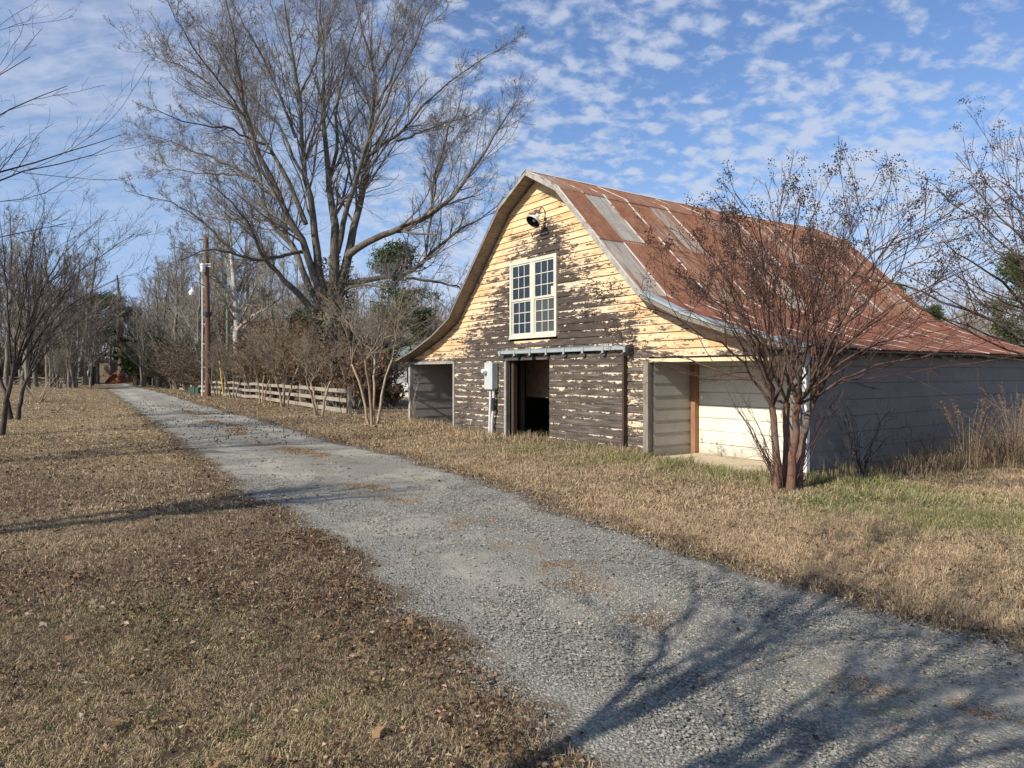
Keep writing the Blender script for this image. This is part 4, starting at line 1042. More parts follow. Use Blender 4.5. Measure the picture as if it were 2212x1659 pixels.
# ---------------------------------------------------------------- forest trees: prototypes, then copies
def forest_proto(seed, h, spread, stems, lab, bm, tm, loc, nb=16, leaning=.06, low=.25, n2=9, n3=4, ivy=0):
    rg = np.random.default_rng(seed); root = thing('bare_tree', lab, 'tree', loc)
    tr = []
    for i in range(stems):
        a = rg.uniform(0, 6.28); ln = leaning*h*rg.uniform(.3, 1)*(1.6 if stems > 1 else 1)
        tr.append(limb([(.2*i*math.cos(a), .2*i*math.sin(a), -.1), (ln*.3*math.cos(a), ln*.3*math.sin(a), h*.3), (ln*.6*math.cos(a)+rg.normal()*.2, ln*.6*math.sin(a)+rg.normal()*.2, h*.6), (ln*math.cos(a), ln*math.sin(a), h*rg.uniform(.88, 1))], [h*.0135, h*.011, h*.0075, h*.0015], 18, rg, .05))
    T = stack(tr); V, Fq = tubes([T], [8]); mesh_np('trunk', V, [Fq], bm, root, smooth=True)
    b1 = grow(rg, T, nb, low, .97, 48, 12, spread/h*.62, 8, up=.12, wob=.12, rr=.5, rmin=.02, lenfall=.65)
    b2 = grow(rg, b1, n2, .15, 1, 38, 12, .5, 6, up=.08, wob=.14, rr=.5, rmin=.012); b3 = grow(rg, b2, n3+1, .15, 1, 40, 14, .6, 4, up=.05, wob=.2, rmin=.009); b4 = grow(rg, b3, 3, .1, 1, 40, 14, .75, 3, up=.03, wob=.2, rmin=.007)
    V, Fq = tubes([b1, b2, b3, b4], [5, 3, 3, 3]); mesh_np('crown', V, [Fq], tm, root)
    return root
def pine_proto(seed, h, rad, lab, loc, low=.45, mat=None, name='pine_tree', size=.34, n=34, per=150):
    rg = np.random.default_rng(seed); root = thing(name, lab, 'tree', loc)
    t = stack([limb([(0, 0, -.1), (rg.normal()*.1, rg.normal()*.1, h*.5), (rg.normal()*.2, rg.normal()*.2, h*.97)], [h*.015, h*.011, h*.003], 14, rg, .03)])
    b = grow(rg, t, n, low, .98, 68, 12, rad/h*1.15, 6, up=.10, wob=.10, rr=.35, rmin=.02, lenfall=.6)
    V, Fq = tubes([t, b], [8, 4]); mesh_np('trunk', V, [Fq], M_WOODBARK, root, smooth=True)
    c = np.concatenate([pick(rg, b, int(n*3), .35, 1.0), b[0][:, -1]]); m = len(c); sg = rad*.13
    q = (c[:, None]+rg.normal(size=(m, per//3, 3))*np.array([sg, sg, sg*.55])).reshape(-1, 3)
    leaves('needles', q, size, mat or M_PINE, root, rg, aspect=.28, fold=.2); return root
def place(proto, first, x, Y, scale, rot, label):
    o = proto if first else copy_tree(proto)
    o.location = (x, Y, float(tz(x, Y))-.05); o.rotation_euler = (0, 0, rot); o.scale = (scale*random.uniform(.9, 1.1),)*2+(scale,)
    o['label'] = label; return o
random.seed(3)
PR = [forest_proto(51, 15, 7, 1, 'x', M_WOODBARK, M_WOODTW, (0,0,0), 20), forest_proto(52, 14, 9, 2, 'x', M_WOODBARK, M_WOODTW, (0,0,0), 15, .1),
      forest_proto(53, 16, 5.5, 1, 'x', M_WOODBARK, M_WOODTW, (0,0,0), 22, .03, .35), forest_proto(54, 12, 6, 3, 'x', M_WOODBARK, M_WOODTW, (0,0,0), 11, .12, .2)]
PH = [15, 14, 16, 12]
WOOD = [ # picture x, distance, picture y of the top, prototype
 (-95,72,480,1),(-50,66,470,0),(-15,78,500,2),(15,70,455,0),(48,84,490,1),(78,74,470,2),(104,80,505,0),(126,88,520,3),(148,76,500,2),(168,92,515,1),(186,84,560,0),(204,96,590,2),
 (300,95,650,3),(322,84,600,0),(340,76,565,1),(362,90,560,2),(378,68,515,0),(398,82,500,2),(420,64,500,1),(438,76,480,0),(462,88,500,2),(486,68,490,3),(528,72,480,0),(552,60,505,1),(578,80,500,2),(604,66,540,0),
 (632,84,560,3),(660,70,590,1),(690,88,580,2),(742,64,600,1),(775,80,610,0),(810,66,625,3),(845,84,600,2),(880,70,615,1),(915,62,590,0),(945,78,600,2),(985,70,640,1),
 (2052,74,640,3),(2085,78,590,2),(2110,72,605,0),(2150,80,600,2),(2185,84,610,1),(2235,76,600,0),(-70,96,500,2),(-25,98,520,0),(32,96,530,2),(62,66,520,3),(92,98,540,2),(118,70,560,3),(138,96,545,0),(160,66,600,3),(194,74,640,3),(312,74,640,3),(350,100,560,0),(370,92,540,2),(392,96,530,0),(412,88,540,1),(432,98,520,2),(452,66,560,3),(478,98,500,0),(508,84,510,2),(542,92,520,1),(566,90,530,0),(592,92,540,2),(618,56,600,3),(648,94,550,0),(676,90,560,2),(718,92,580,1),(760,94,590,2),(795,58,640,3),(828,90,600,0),(862,92,600,2),(898,90,600,1),(930,88,600,0),(962,60,650,3)]
WOOD.sort(key=lambda q: q[0])
used = set(); nL = nR = nB = 0
ordn = ['first','second','third','fourth','fifth','sixth','seventh','eighth','ninth','tenth','eleventh','twelfth','13th','14th','15th','16th','17th','18th','19th','20th','21st','22nd','23rd','24th','25th','26th']+['%d%s' % (k, {1:'st',2:'nd',3:'rd'}.get(k % 10, 'th')) for k in range(27, 80)]
look = ['tall straight bare tree', 'broad forked bare tree', 'slender upswept bare tree', 'bushy many-stemmed bare tree']
for x, Yd, top, pi in WOOD:
    hgt = H+(HY-top)/F*Yd
    if x < 250: nL += 1; where = ', %s from the left edge in the left wood' % ordn[nL-1]; gr = 'bare trees in the wood left of the driveway'
    elif x < 1100: nR += 1; where = ', %s from the drive behind the long fence' % ordn[nR-1]; gr = 'bare trees in the wood behind the fence'
    else: nB += 1; where = ', %s from the left beyond the barn roof' % ordn[nB-1]; gr = 'bare trees behind the barn on the right'
    o = place(PR[pi], pi not in used, (x-CX)/F*Yd, Yd, hgt/PH[pi], random.uniform(0, 6.28), look[pi]+where); used.add(pi); o['group'] = gr
PN = [pine_proto(61, 13, 3.4, 'x', (0,0,0), .42), pine_proto(62, 9, 2.6, 'x', (0,0,0), .08, M_CEDAR, 'cedar_tree', .26, 46, 170)]
pines = [(212,98,640,0,'dark pine with a black trunk, second left of the dead snag'),(238,104,636,0,'pine immediately left of the dead snag at the end of the drive'),(286,102,668,0,'low pine right of the dead snag at the end of the drive'),(176,100,668,0,'pine left of the drive gap, half hidden by bare trees'),
 (60,95,700,1,'dark cedar low behind the left fence, nearest the left edge'),(140,98,715,1,'dark cedar behind the left fence by the thin stems'),(330,80,690,1,'dark cedar right of the drive behind the fence'),(352,72,720,1,'small dark cedar left of the utility pole'),
 (858,58,535,0,'tall pine rising behind the big sweetgum beside the barn'),(655,52,655,1,'cedar below the left limbs of the big sweetgum'),(705,60,640,1,'cedar hidden behind the trunk of the big sweetgum'),(905,50,655,1,'cedar between white house and barn roof'),
 (1916,62,612,0,'rounded pine top showing over the barn roof'),(2010,66,662,0,'low pine just above the flared end of the roof'),(2212,46,545,0,'large pine at the right edge beyond the barn'),(2182,58,690,1,'cedar low at the right edge beyond the barn')]
us = set()
for x, Yd, top, pi, lab in pines:
    o = place(PN[pi], pi not in us, (x-CX)/F*Yd, Yd, (H+(HY-top)/F*Yd)/[13, 9][pi], random.uniform(0, 6.28), lab); us.add(pi)
o['group'] = 'evergreens around the yard'
# bright green bush at the end of the drive and magnolia-like shrub
def leafbush(name, lab, x, Yd, hgt, rad, mat, seed, n=2600, size=.2, low=.1, tw=M_BRUSHTW, cat='bush', q=14):
    nq = q
    rg = np.random.default_rng(seed); bx = (x-CX)/F*Yd; root = thing(name, lab, cat, (bx, Yd, float(tz(bx, Yd))))
    q = []
    for i in range(nq):
        a = rg.uniform(0, 6.28); r_ = rad*rg.uniform(.2, .85)
        q.append(limb([(.08*math.cos(a), .08*math.sin(a), 0), (r_*.4*math.cos(a), r_*.4*math.sin(a), hgt*.45), (r_*math.cos(a), r_*math.sin(a), hgt*rg.uniform(.65, .98))], [.035, .022, .008], 8, rg, .03))
    Q = stack(q); b1 = grow(rg, Q, 10, .15, 1, 42, 14, .4, 6, up=.06, wob=.15, rmin=.008); b2 = grow(rg, b1, 6, .1, 1, 42, 14, .5, 4, up=.02, wob=.2, rmin=.006)
    V, Fq = tubes([Q, b1, b2], [6, 4, 3]); mesh_np('branches', V, [Fq], tw, root)
    c = pick(rg, b2, n, .1, 1.); c = c[c[:, 2] > hgt*low]; leaves('leaves', c, size, mat, root, rg); return root
leafbush('evergreen_bush', 'bright green rounded bush at the end of the drive behind the right gate pillar', 296, 82, 5.6, 3.2, M_SHRUBG, 1, 9000, .34)
BB = [(548,41,4.6,2.6,'brown-leaved beech sapling behind the fence, left one of the copper thicket'),(590,37,5.2,2.9,'copper-leaved beech behind the fence, tallest of the thicket'),(628,36,4.6,2.6,'copper-leaved beech behind the fence left of the big trunk'),
      (668,34,3.6,2.2,'leafy brown beech low beneath the big sweetgum'),(730,30,3.0,2.0,'reddish brown leafy bush at the near end of the fence'),(768,29,2.6,1.8,'orange brown leafy bush right behind the fence end post'),(846,33,1.15,1.5,'low brown leafy bush below the white house')]
for i, (x, Yd, h_, r_, lab) in enumerate(BB): leafbush('beech_sapling' if h_ > 3.2 else 'leafy_bush', lab, x, Yd, h_, r_, M_BEECH, 70+i, 1700, .13, .22)
# brown undergrowth: bushes one can tell apart
BP = leafbush('brush_bush', 'x', 600, 44, 3.0, 2.3, M_BRUSHLF, 90, 2600, .12, .02, q=34); bl = [(346,78),(362,72),(384,68),(404,62),(428,58),(452,56),(476,54),(500,52),(530,48),(560,46),(585,44),(618,42),(648,41),(672,40),(700,39),(722,36),(748,35),(782,34),(806,33),(330,84),(312,92),(100,92),(60,88),(20,86),(-20,84),(150,94),(180,98)]
names_ = 0
for i, (x, Yd) in enumerate(bl):
    o = BP if i == 0 else copy_tree(BP); o.location = ((x-CX)/F*Yd, Yd, -.1); sc_ = random.uniform(.85, 1.35)*(1.35 if Yd > 60 else 1); o.scale = (sc_*1.15, sc_*1.15, sc_); o.rotation_euler = (0, 0, random.uniform(0, 6.28))
    left_ = x < 250
    o['group'] = 'brown brush behind the left fence' if left_ else 'brown brush behind the long fence'
bl2 = sorted([o for o in COL.objects if o.name.startswith('brush_bush')], key=lambda o: o.location.x/o.location.y)
kL = kR = 0
for o in bl2:
    if o.location.x/o.location.y < (250-CX)/F: kL += 1; o['label'] = 'dark brown brush behind the fence left of the drive, %s from the left' % ordn[kL-1]
    else: kR += 1; o['label'] = 'tangled brown brush behind the long board fence, %s from the left' % ordn[kR-1]
# far wood: one mass of trunks and twigs that closes the view
def far_wood():
    rg = np.random.default_rng(77); n = 1500
    x = rg.uniform(-140, 110, n); y = rg.uniform(104, 150, n)+np.abs(x)*.1
    gap = np.abs(x/y-(248-CX)/F) < .0; x = x[~gap]; y = y[~gap]; n = len(x); h = rg.uniform(9, 16, n)
    P_ = np.stack([np.stack([x, y, np.zeros(n)], 1)+np.stack([rg.normal(size=n)*.02*k*h, rg.normal(size=n)*.02*k*h, h*k/5], 1) for k in range(6)], 1)
    T = (P_, h[:, None]*np.linspace(.013, .003, 6)[None], h)
    b1 = grow(rg, T, 9, .3, 1, 45, 12, .3, 4, up=.12, rmin=.035); b2 = grow(rg, b1, 5, .1, 1, 40, 12, .55, 3, up=.06, rmin=.022)
    V, Fq = tubes([T, b1, b2], [4, 3, 3]); kind(mesh_np('far_wood', V, [Fq], M_WOODTW), 'stuff', 'distant mass of bare winter trees closing the view'); COL.objects['far_wood']['category'] = 'trees'
    m = 26000; lx_ = rg.uniform(-140, 110, m); c = np.stack([lx_, rg.uniform(108, 122, m), rg.random(m)**1.3*(4.2+1.4*np.sin(lx_*.25)+np.sin(lx_*.9))], 1)
    o = leaves('far_undergrowth', c, .75, M_BRUSHLF, None, rg); kind(o, 'stuff', 'brown undergrowth along the foot of the distant wood'); o['category'] = 'undergrowth'
far_wood()
# dead snag
def snag():
    rg = np.random.default_rng(6); Y0 = 98; b = np.array([(262-CX)/F*Y0, Y0, 0.]); root = thing('dead_tree', 'tall broken dead snag without branches at the far end of the drive', 'tree', tuple(b))
    lm = [limb([W(x, y, Y0)-b for x, y in ((262,812),(260,740),(258,680),(256,630),(253,594))], [.62, .5, .42, .22, .10], 14, rg, .05), limb([W(x, y, Y0)-b for x, y in ((257,650),(261,636),(262,628))], [.12, .1, .05], 14, rg, .02)]
    V, Fq = tubes([stack(lm)], [9]); mesh_np('trunk', V, [Fq], M_SNAG, root, smooth=True)
snag()
# ---------------------------------------------------------------- fences
def fence(label, p0, p1, n, hgt, seed):
    rg = random.Random(seed); root = thing('board_fence', label, 'fence', (p0[0], p0[1], 0))
    dx, dy = p1[0]-p0[0], p1[1]-p0[1]; L = math.hypot(dx, dy); ux, uy = dx/L, dy/L
    ts = [0]
    for i in range(1, n): ts.append(i/(n-1)+rg.uniform(-.15, .15)/(n-1)*(i < n-1))
    P_ = [(dx*t, dy*t) for t in ts]; off = (-uy*.06, ux*.06)
    side = 1 if (p0[0]*off[0]+p0[1]*off[1]) < 0 else -1
    for i, (x, y) in enumerate(P_):
        z = float(tz(p0[0]+x, p0[1]+y)); mb = MB(); ln = rg.uniform(-.02, .02)
        mb.beam((x, y, z-.1), (x+ln, y+ln, z+hgt+rg.uniform(0, .06)), .13, .13, up=(ux, uy, 0)); mb.build('post', M_FENCE, root)
    for i in range(n-1):
        (x0, y0), (x1, y1) = P_[i], P_[i+1]; z0 = float(tz(p0[0]+x0, p0[1]+y0)); z1 = float(tz(p0[0]+x1, p0[1]+y1))
        for k in range(3):
            zz = hgt*(.14+.36*k); mb = MB(); j0, j1 = rg.uniform(-.02, .02), rg.uniform(-.02, .02); o = side*(1.45+.02*(i % 2))
            mb.beam((x0+off[0]*o, y0+off[1]*o, z0+zz+j0), (x1+off[0]*o, y1+off[1]*o, z1+zz+j1), .025, .15 if k else .17, up=(0, 0, 1)); mb.build('rail', M_FENCE, root)
fence('long weathered three-board fence running from the barn along the right of the drive', (-6.15, 26.3), (-44.5, 87), 24, 1.02, 1)
fence('short pale three-board fence across the far end of the lawn left of the gate', ((26-CX)/F*84, 84), ((178-CX)/F*86, 86), 7, 1.05, 2)
fence('board fence stub running off the left edge behind the bare trees', ((-70-CX)/F*82, 82), ((20-CX)/F*83.5, 83.5), 4, 1.05, 3)
# ---------------------------------------------------------------- utility pole
px_, py_ = G(449, 855.5)
pole = thing('utility_pole', 'tall brown wooden utility pole with a white conduit up its left side', 'utility pole', (px_, py_, 0))
rgp = np.random.default_rng(1)
l_ = limb([(0, 0, -.3), (.02, 0, 3), (-.05, 0, 7), (-.10, 0, H+(HY-513)/F*py_)], [.20, .185, .165, .14], 18); V, Fq = tubes([(l_[0][None], l_[1][None], np.array([l_[2]]))], [14]); mesh_np('pole', V, [Fq], M_POLE, pole, smooth=True)
mb = MB(); mb.lathe([(0, .0), (.14, 0)], (-.10, 0, H+(HY-513)/F*py_), (0, 0, 1), 14); mb.build('pole_top', M_POLE, pole)
zf = lambda y: H+(HY-y)/F*py_
mb = MB(); mb.tube([(-.36, -.05, 0), (-.34, -.05, zf(700)), (-.36, -.05, zf(604))], .055, 8); mb.build('conduit', simple('white_conduit', (.66, .67, .68), .5, var=.1), pole, smooth=True)
mb = MB(); mb.tube([(-.36, -.05, zf(604)), (-.38, -.05, zf(560))], .03, 8); mb.build('mast', M_GALV, pole, smooth=True)
mb = MB(); mb.tube([(-.02, -.02, zf(683)), (-.02, -.02, zf(674))], .26, 12); mb.build('dark_band', M_DARKMET, pole, smooth=True)
for y_ in (845, 793, 743, 700, 620):
    mb = MB(); mb.box(-.40, -.10, -.09, -.06, zf(y_)-.03, zf(y_)+.03); mb.build('bracket', M_GALV, pole)
mb = MB(); mb.lathe([(0, .55), (.13, .53), (.16, .45), (.16, .0), (.12, -.05), (0, -.06)], (-.20, -.30, zf(588)), (0, 0, 1), 16); mb.lathe([(.2, .46), (.2, .40)], (-.20, -.30, zf(588)), (0, 0, 1), 16); mb.build('white_canister', M_GLASSW, pole, smooth=True)
for y_ in (571, 576):
    mb = MB(); mb.box(-.45, .30, -.22, -.18, zf(y_)-.03, zf(y_)+.02); mb.build('crossarm', M_GLASSW, pole)
mb = MB(); mb.box(-.5, -.1, -.18, -.14, zf(547), zf(545)); mb.build('crossarm', M_GALV, pole)
mb = MB(); mb.box(-.62, -.30, -.02, .02, zf(519), zf(516)); mb.build('crossarm', M_POLE, pole)
# yard light hanging from its own arm
yl = thing('yard_light', 'white bell-shaped yard light hanging left of the utility pole', 'lamp', (px_, py_, 0))
lx_ = (418-449)/F*py_
mb = MB(); mb.tube([(-.15, -.16, zf(618)), (lx_*.55, -.2, zf(611)), (lx_*.95, -.2, zf(612)), (lx_, -.2, zf(620))], .022, 6); mb.build('arm', M_DARKMET, yl)
mb = MB(); mb.lathe([(.03, .32), (.05, .22), (.11, .14), (.21, .04), (.22, 0), (.20, -.10), (.17, -.20), (0, -.22)], (lx_, -.2, zf(632)), (0, 0, 1), 18); mb.build('lamp_shade', M_GLASSW, yl, smooth=True)
# second pole, guy guard, utility box
Y2 = 58.0; x2 = (492-CX)/F*Y2
p2 = thing('utility_pole', 'thinner greenish pole standing further back right of the brown pole', 'utility pole', (x2, Y2, 0))
mb = MB(); mb.tube([(0, 0, 0), (0, 0, H+(HY-632)/F*Y2)], [.17, .14], 10); mb.build('pole', M_POLE2, p2, smooth=True)
mb = MB(); mb.box(-.18, .18, -.16, .16, H+(HY-632)/F*Y2, H+(HY-630)/F*Y2+.05); mb.build('cap', M_DARKMET, p2)
gb = G(483, 857); gy = thing('guy_guard', 'yellow plastic guard leaning on the guy wire right of the pole', 'guy wire guard', (gb[0], gb[1], 0))
tp = ((474-483)/F*gb[1], 0, (857-779)/F*gb[1])
mb = MB(); mb.tube([(0, 0, 0), tp], .042, 8); mb.build('guard', M_YELLOW, gy, smooth=True)
mb = MB(); mb.tube([tp, (tp[0]*4.2, 0, tp[2]*4.2*.93)], .008, 4); mb.build('wire', M_DARKMET, gy)
ub = G(420, 852); u = thing('utility_box', 'small dark green utility box at the foot of the brown pole', 'utility box', (ub[0], ub[1], 0))
mb = MB(); mb.box(-.36, .10, -.2, .2, -.05, .50); mb.build('box', M_GREENBOX, u, bevel=.02)
mb = MB(); mb.box(.12, .36, -.18, .18, -.05, .52); mb.build('box', M_GREENBOX, u, bevel=.02)
mb = MB(); mb.box(-.38, .12, -.22, .22, .50, .55); mb.build('lid', M_GREENBOX, u, bevel=.02)
# light pole on the left and the gate
Y3 = 88; x3 = (109-CX)/F*Y3; lpz = thing('wooden_post', 'slim pale pole rising behind the left fence', 'pole', (x3, Y3, 0))
mb = MB(); mb.tube([(0, 0, 0), (-.05, 0, H+(HY-672)/F*Y3)], [.14, .09], 8); mb.build('pole', simple('pale_pole', (.45, .38, .28), .9), lpz, smooth=True)
mb = MB(); mb.tube([(-.05, 0, H+(HY-672)/F*Y3), (-.05, 0, H+(HY-670)/F*Y3)], .12, 8); mb.build('cap', M_DARKMET, lpz)
def pillar(x, Y, lab, plaque=False, wing=0):
    px = (x-CX)/F*Y; r = thing('gate_pillar', lab, 'gate pillar', (px, Y, 0))
    mb = MB(); mb.box(-.42, .42, -.42, .42, -.1, 2.1); mb.build('brick_shaft', M_BRICK, r, bevel=.02)
    mb = MB(); mb.box(-.52, .52, -.52, .52, 2.1, 2.22); mb.poly([(-.45,-.45,2.22),(.45,-.45,2.22),(0,0,2.45)]); mb.poly([(.45,-.45,2.22),(.45,.45,2.22),(0,0,2.45)]); mb.poly([(.45,.45,2.22),(-.45,.45,2.22),(0,0,2.45)]); mb.poly([(-.45,.45,2.22),(-.45,-.45,2.22),(0,0,2.45)]); mb.build('cap', M_BRICK, r)
    if plaque: mb = MB(); mb.box(-.15, .2, -.45, -.425, 1.2, 1.75); mb.build('plaque', M_PLAQUE, r)
pillar(192, 86, 'dark brick gate pillar with a pale plaque on the left of the drive', True)
pillar(299, 84, 'dark narrow gate pillar on the right of the drive beside the weeping bush')
def weeping():
    rg = np.random.default_rng(12); Y0 = 83; x = (306-CX)/F*Y0; root = thing('weeping_bush', 'dark purplish mushroom-shaped weeping bush by the right gate pillar', 'bush', (x, Y0, 0))
    mb = MB(); mb.tube([(0, 0, 0), (.1, 0, 1), (0, 0, 2)], [.2, .16, .12], 8); mb.build('trunk', M_DARKBARK, root)
    n = 700; a = rg.uniform(0, 6.28, n); r_ = rg.uniform(.3, 1.9, n); P_ = np.stack([np.stack([np.cos(a)*r_*f, np.sin(a)*r_*f*.8, 1.9+.65*np.sin(f*2.2)-(f**3)*rg.uniform(.5, 1.9, n)*(r_/1.9)], 1) for f in np.linspace(0, 1, 8)], 1)
    V, Fq = tubes([(P_, np.full((n, 8), .022), r_)], [3]); mesh_np('crown', V, [Fq], bark('purple_twig', (.045, .022, .026), (.10, .055, .06), None, 1, 0, True), root)
weeping()
cb = thing('clay_mound', 'heap of bright red clay beyond the end of the drive', 'clay mound', ((251-CX)/F*100, 100, 0))
def mound(o, rx, ry, h, mat, name, seed):
    rg = np.random.default_rng(seed); a, b, f = grid(np.linspace(-1, 1, 40), np.linspace(-1, 1, 24)); r = np.hypot(a, b)
    z = h*np.clip(1-r, 0, 1)**.8*(1+.25*np.sin(a*9)*np.cos(b*7))+rg.normal(size=len(a))*.03-.08
    mesh_np(name, np.stack([a*rx, b*ry, z], 1), [f], mat, o, smooth=True)
mound(cb, 1.5, 1.4, 1.9, M_CLAY, 'clay', 3)
Ys = 104; sh_ = thing('garden_shed', 'low grey-brown shed with a slightly arched roof beyond the left gate pillar', 'shed', ((214-CX)/F*Ys, Ys, 0))
mb = MB(); mb.box(-1.6, 1.5, 0, 3, 0, 3.1); mb.build('wall', M_SHED, sh_)
mb = MB(); mb.poly([(-1.8,-.1,3.1),(0,-.15,3.4),(1.7,-.1,3.1),(1.7,3.1,3.1),(0,3.2,3.4),(-1.8,3.1,3.1)][:3]); mb.poly([(-1.8,-.1,3.1),(0,-.15,3.4),(0,3.2,3.4),(-1.8,3.1,3.1)]); mb.poly([(0,-.15,3.4),(1.7,-.1,3.1),(1.7,3.1,3.1),(0,3.2,3.4)]); mb.build('roof', M_BRICK, sh_)
# ---------------------------------------------------------------- white house
Yh = 47; hx = (828-CX)/F*Yh; hs = thing('white_house', 'white house with a grey-green shingled hip roof half hidden behind the barn', 'house', (hx, Yh, 0))
mb = MB(); mb.box(.5, 14, .6, 8, -.1, 2.42); mb.build('wall', M_HOUSE, hs)
mb = MB(); e = 2.50; q = [(-.1,0,e),(14.6,0,e),(14.6,8.6,e),(-.1,8.6,e),(3.9,4.3,4.9),(10.6,4.3,4.9)]
for f in ((0,1,5,4),(1,2,5),(2,3,4,5),(3,0,4)): mb.poly([q[i] for i in f])
mb.build('roof', M_HROOF, hs)
mb = MB(); mb.box(-.12, 14.62, -.02, 8.6, 2.36, 2.49); mb.build('eave_board', M_WHITE, hs)
for i in range(4):
    mb = MB(); mb.box(1.5+i*3, 2.3+i*3, .57, .598, .9, 2.0); w_ = mb.build('window', M_DARKMET, hs)
mb = MB(); mb.box(.06, .16, .05, .15, 0, 2.36); mb.build('porch_post', M_WHITE, hs)
# ---------------------------------------------------------------- grass, leaves, stones
rg = np.random.default_rng(101)
def on_barn(x, y):
    a, b = barn_xy(x, y)
    inside = (a > -13.45) & (a < .04) & (b > 0) & (b < 10.6)
    slab = (a > -3.05) & (a < .0) & (b > -.28) & (b < 1.3)
    bayL = (a > -13.1) & (a < -10.6) & (b > 0) & (b < .6)
    return (inside & ~bayL) | slab
def sample(y0, y1, n, m=1.0):
    y = np.sqrt(rg.uniform(y0**2, y1**2, n)); x = rg.uniform(-1, 1, n)*(.80*y+m)
    return x, y
def vnoise(x, y, s, seed=0):          # cheap value noise
    r = np.random.default_rng(seed).random((64, 64)); u = x*s; v = y*s; i = np.floor(u).astype(int); j = np.floor(v).astype(int); fu = u-i; fv = v-j
    fu = fu*fu*(3-2*fu); fv = fv*fv*(3-2*fv); g = lambda a, b: r[a % 64, b % 64]
    return (g(i, j)*(1-fu)+g(i+1, j)*fu)*(1-fv)+(g(i, j+1)*(1-fu)+g(i+1, j+1)*fu)*fv
PAL = {'tan': np.array([(.52,.425,.270),(.45,.355,.215),(.64,.54,.36),(.37,.285,.175)]), 'bro': np.array([(.25,.190,.135),(.36,.285,.195),(.48,.39,.26),(.14,.100,.074)]),
       'gre': np.array([(.20,.22,.075),(.28,.28,.11),(.15,.18,.06),(.36,.34,.16)]), 'str': np.array([(.58,.385,.235),(.50,.325,.195),(.66,.51,.32),(.42,.27,.16)])}
def blades(x, y, z, h, w, lean, col):
    n = len(x); az = 4*np.pi*vnoise(x+11, y+13, 2.6, 51)+2.0*np.pi*vnoise(x+1, y+3, .7, 52)+rg.normal(size=n)*.95; d = np.stack([np.cos(az), np.sin(az), np.zeros(n)], 1)
    fa = rg.uniform(0, np.pi, n); s = np.stack([np.cos(fa), np.sin(fa), .25*rg.normal(size=n)], 1)
    p = np.stack([x, y, z], 1); h = h[:, None]; lean = lean[:, None]; w = w[:, None]
    up = np.array([0, 0, 1.])
    mid = p+up*h*.55*np.sqrt(np.clip(1-lean**2*.6, .05, 1))+d*h*lean*.45; tip = p+up*h*np.clip(1-lean, .06, 1)+d*h*lean*1.05
    V = np.stack([p-s*w*.5, p+s*w*.5, mid+s*w*.42, mid-s*w*.42, tip], 1).reshape(-1, 3)
    o = np.arange(n)[:, None]*5
    return V, o+np.array([[0, 1, 2, 3]]), o+np.array([[3, 2, 4]]), np.repeat(col, 5, 0)
def grass_ring(name, y0, y1, n, h0, w0, label):
    x, y = sample(y0, y1, n)
    dr = in_drive(x, y, .20*(rg.random(n)**2)-.04); keep = ~dr & ~on_barn(x, y)
    pn = vnoise(x+50, y+50, 1.6, 1)*.6+vnoise(x+9, y+9, 5.5, 2)*.4
    cl = vnoise(x+21, y+17, 9., 61)*.55+vnoise(x+2, y+7, 19., 62)*.45
    keep &= rg.random(n) < np.clip(.12+1.0*pn+2.2*(cl-.42), .05, 1)
    x, y = x[keep], y[keep]; n = len(x); pn = pn[keep]; cl = cl[keep]
    g, t = lawn_attr(x, y); a, b = barn_xy(x, y); left = x < XL(y)
    c1 = PAL['tan'][rg.integers(0, 4, n)]; c2 = PAL['bro'][rg.integers(0, 4, n)]; c3 = PAL['gre'][rg.integers(0, 4, n)]; c4 = PAL['str'][rg.integers(0, 4, n)]
    big = vnoise(x+30, y+30, .55, 3); fine = vnoise(x+3, y+3, 2.7, 4)
    tt = np.clip(t+(big-.5)*.75+(fine-.5)*.5, 0, 1); u = rg.random(n)
    base_t = np.where(left[:, None], c1, c4*.55+c1*.45)
    col = np.where((u < tt)[:, None], base_t, c2)
    gg = np.clip(g*np.where(left, .45, .85)*(.25+1.3*fine)*(.4+1.2*vnoise(x+77, y+7, 1.1, 6)), 0, .8)
    col = np.where((rg.random(n) < gg)[:, None], c3, col)
    # dead dark thatch along the drive edges
    ed = np.minimum(np.abs(x-XL(y)), np.abs(x-XR(y))); e = smooth(.55, .05, ed)*.6
    col = np.where((rg.random(n) < e)[:, None], c2*.75, col)
    col = col*rg.uniform(.7, 1.2, (n, 1))
    col = np.where(left[:, None], col*np.array([1.08, 1.03, .99]), col)
    near_wall = smooth(-1.0, -.05, b)*(a > -13.6)*(a < .3)*(b < 1)+smooth(1.3, .1, a)*(a > 0)*(b > 0)*(b < 11)
    h = h0*rg.uniform(.45, 1.45, n)*(.6+.6*pn+.35*(cl-.4))*np.where(left, .85, 1.0+.25*t)*(1+1.5*near_wall*vnoise(x, y, 2.3, 9)*rg.uniform(.4, 1.2, n)+1.1*g*(fine > .55)*(~left))
    lean = np.clip(rg.beta(2.6, 1.2, n)*np.where(left, 1.1, .92)*(1-.5*near_wall), 0, 1)
    w = w0*rg.uniform(.6, 1.3, n)
    V, q, tr, c = blades(x, y, tz(x, y)-.004, h, w, lean, col)
    o = kind(mesh_np(name, V, [q, tr], M_GRASS, None, {'col': c}), 'stuff', label); o['category'] = 'grass'
GQ = 1.0
grass_ring('grass', 2.2, 4.6, int(520000*GQ), .070, .0032, 'short dead brown grass nearest the viewer')
grass_ring('grass', 4.6, 8.2, int(470000*GQ), .075, .0046, 'short dry grass along both sides of the near drive')
grass_ring('grass', 8.2, 15, int(430000*GQ), .080, .0075, 'dry tan grass in front of the barn')
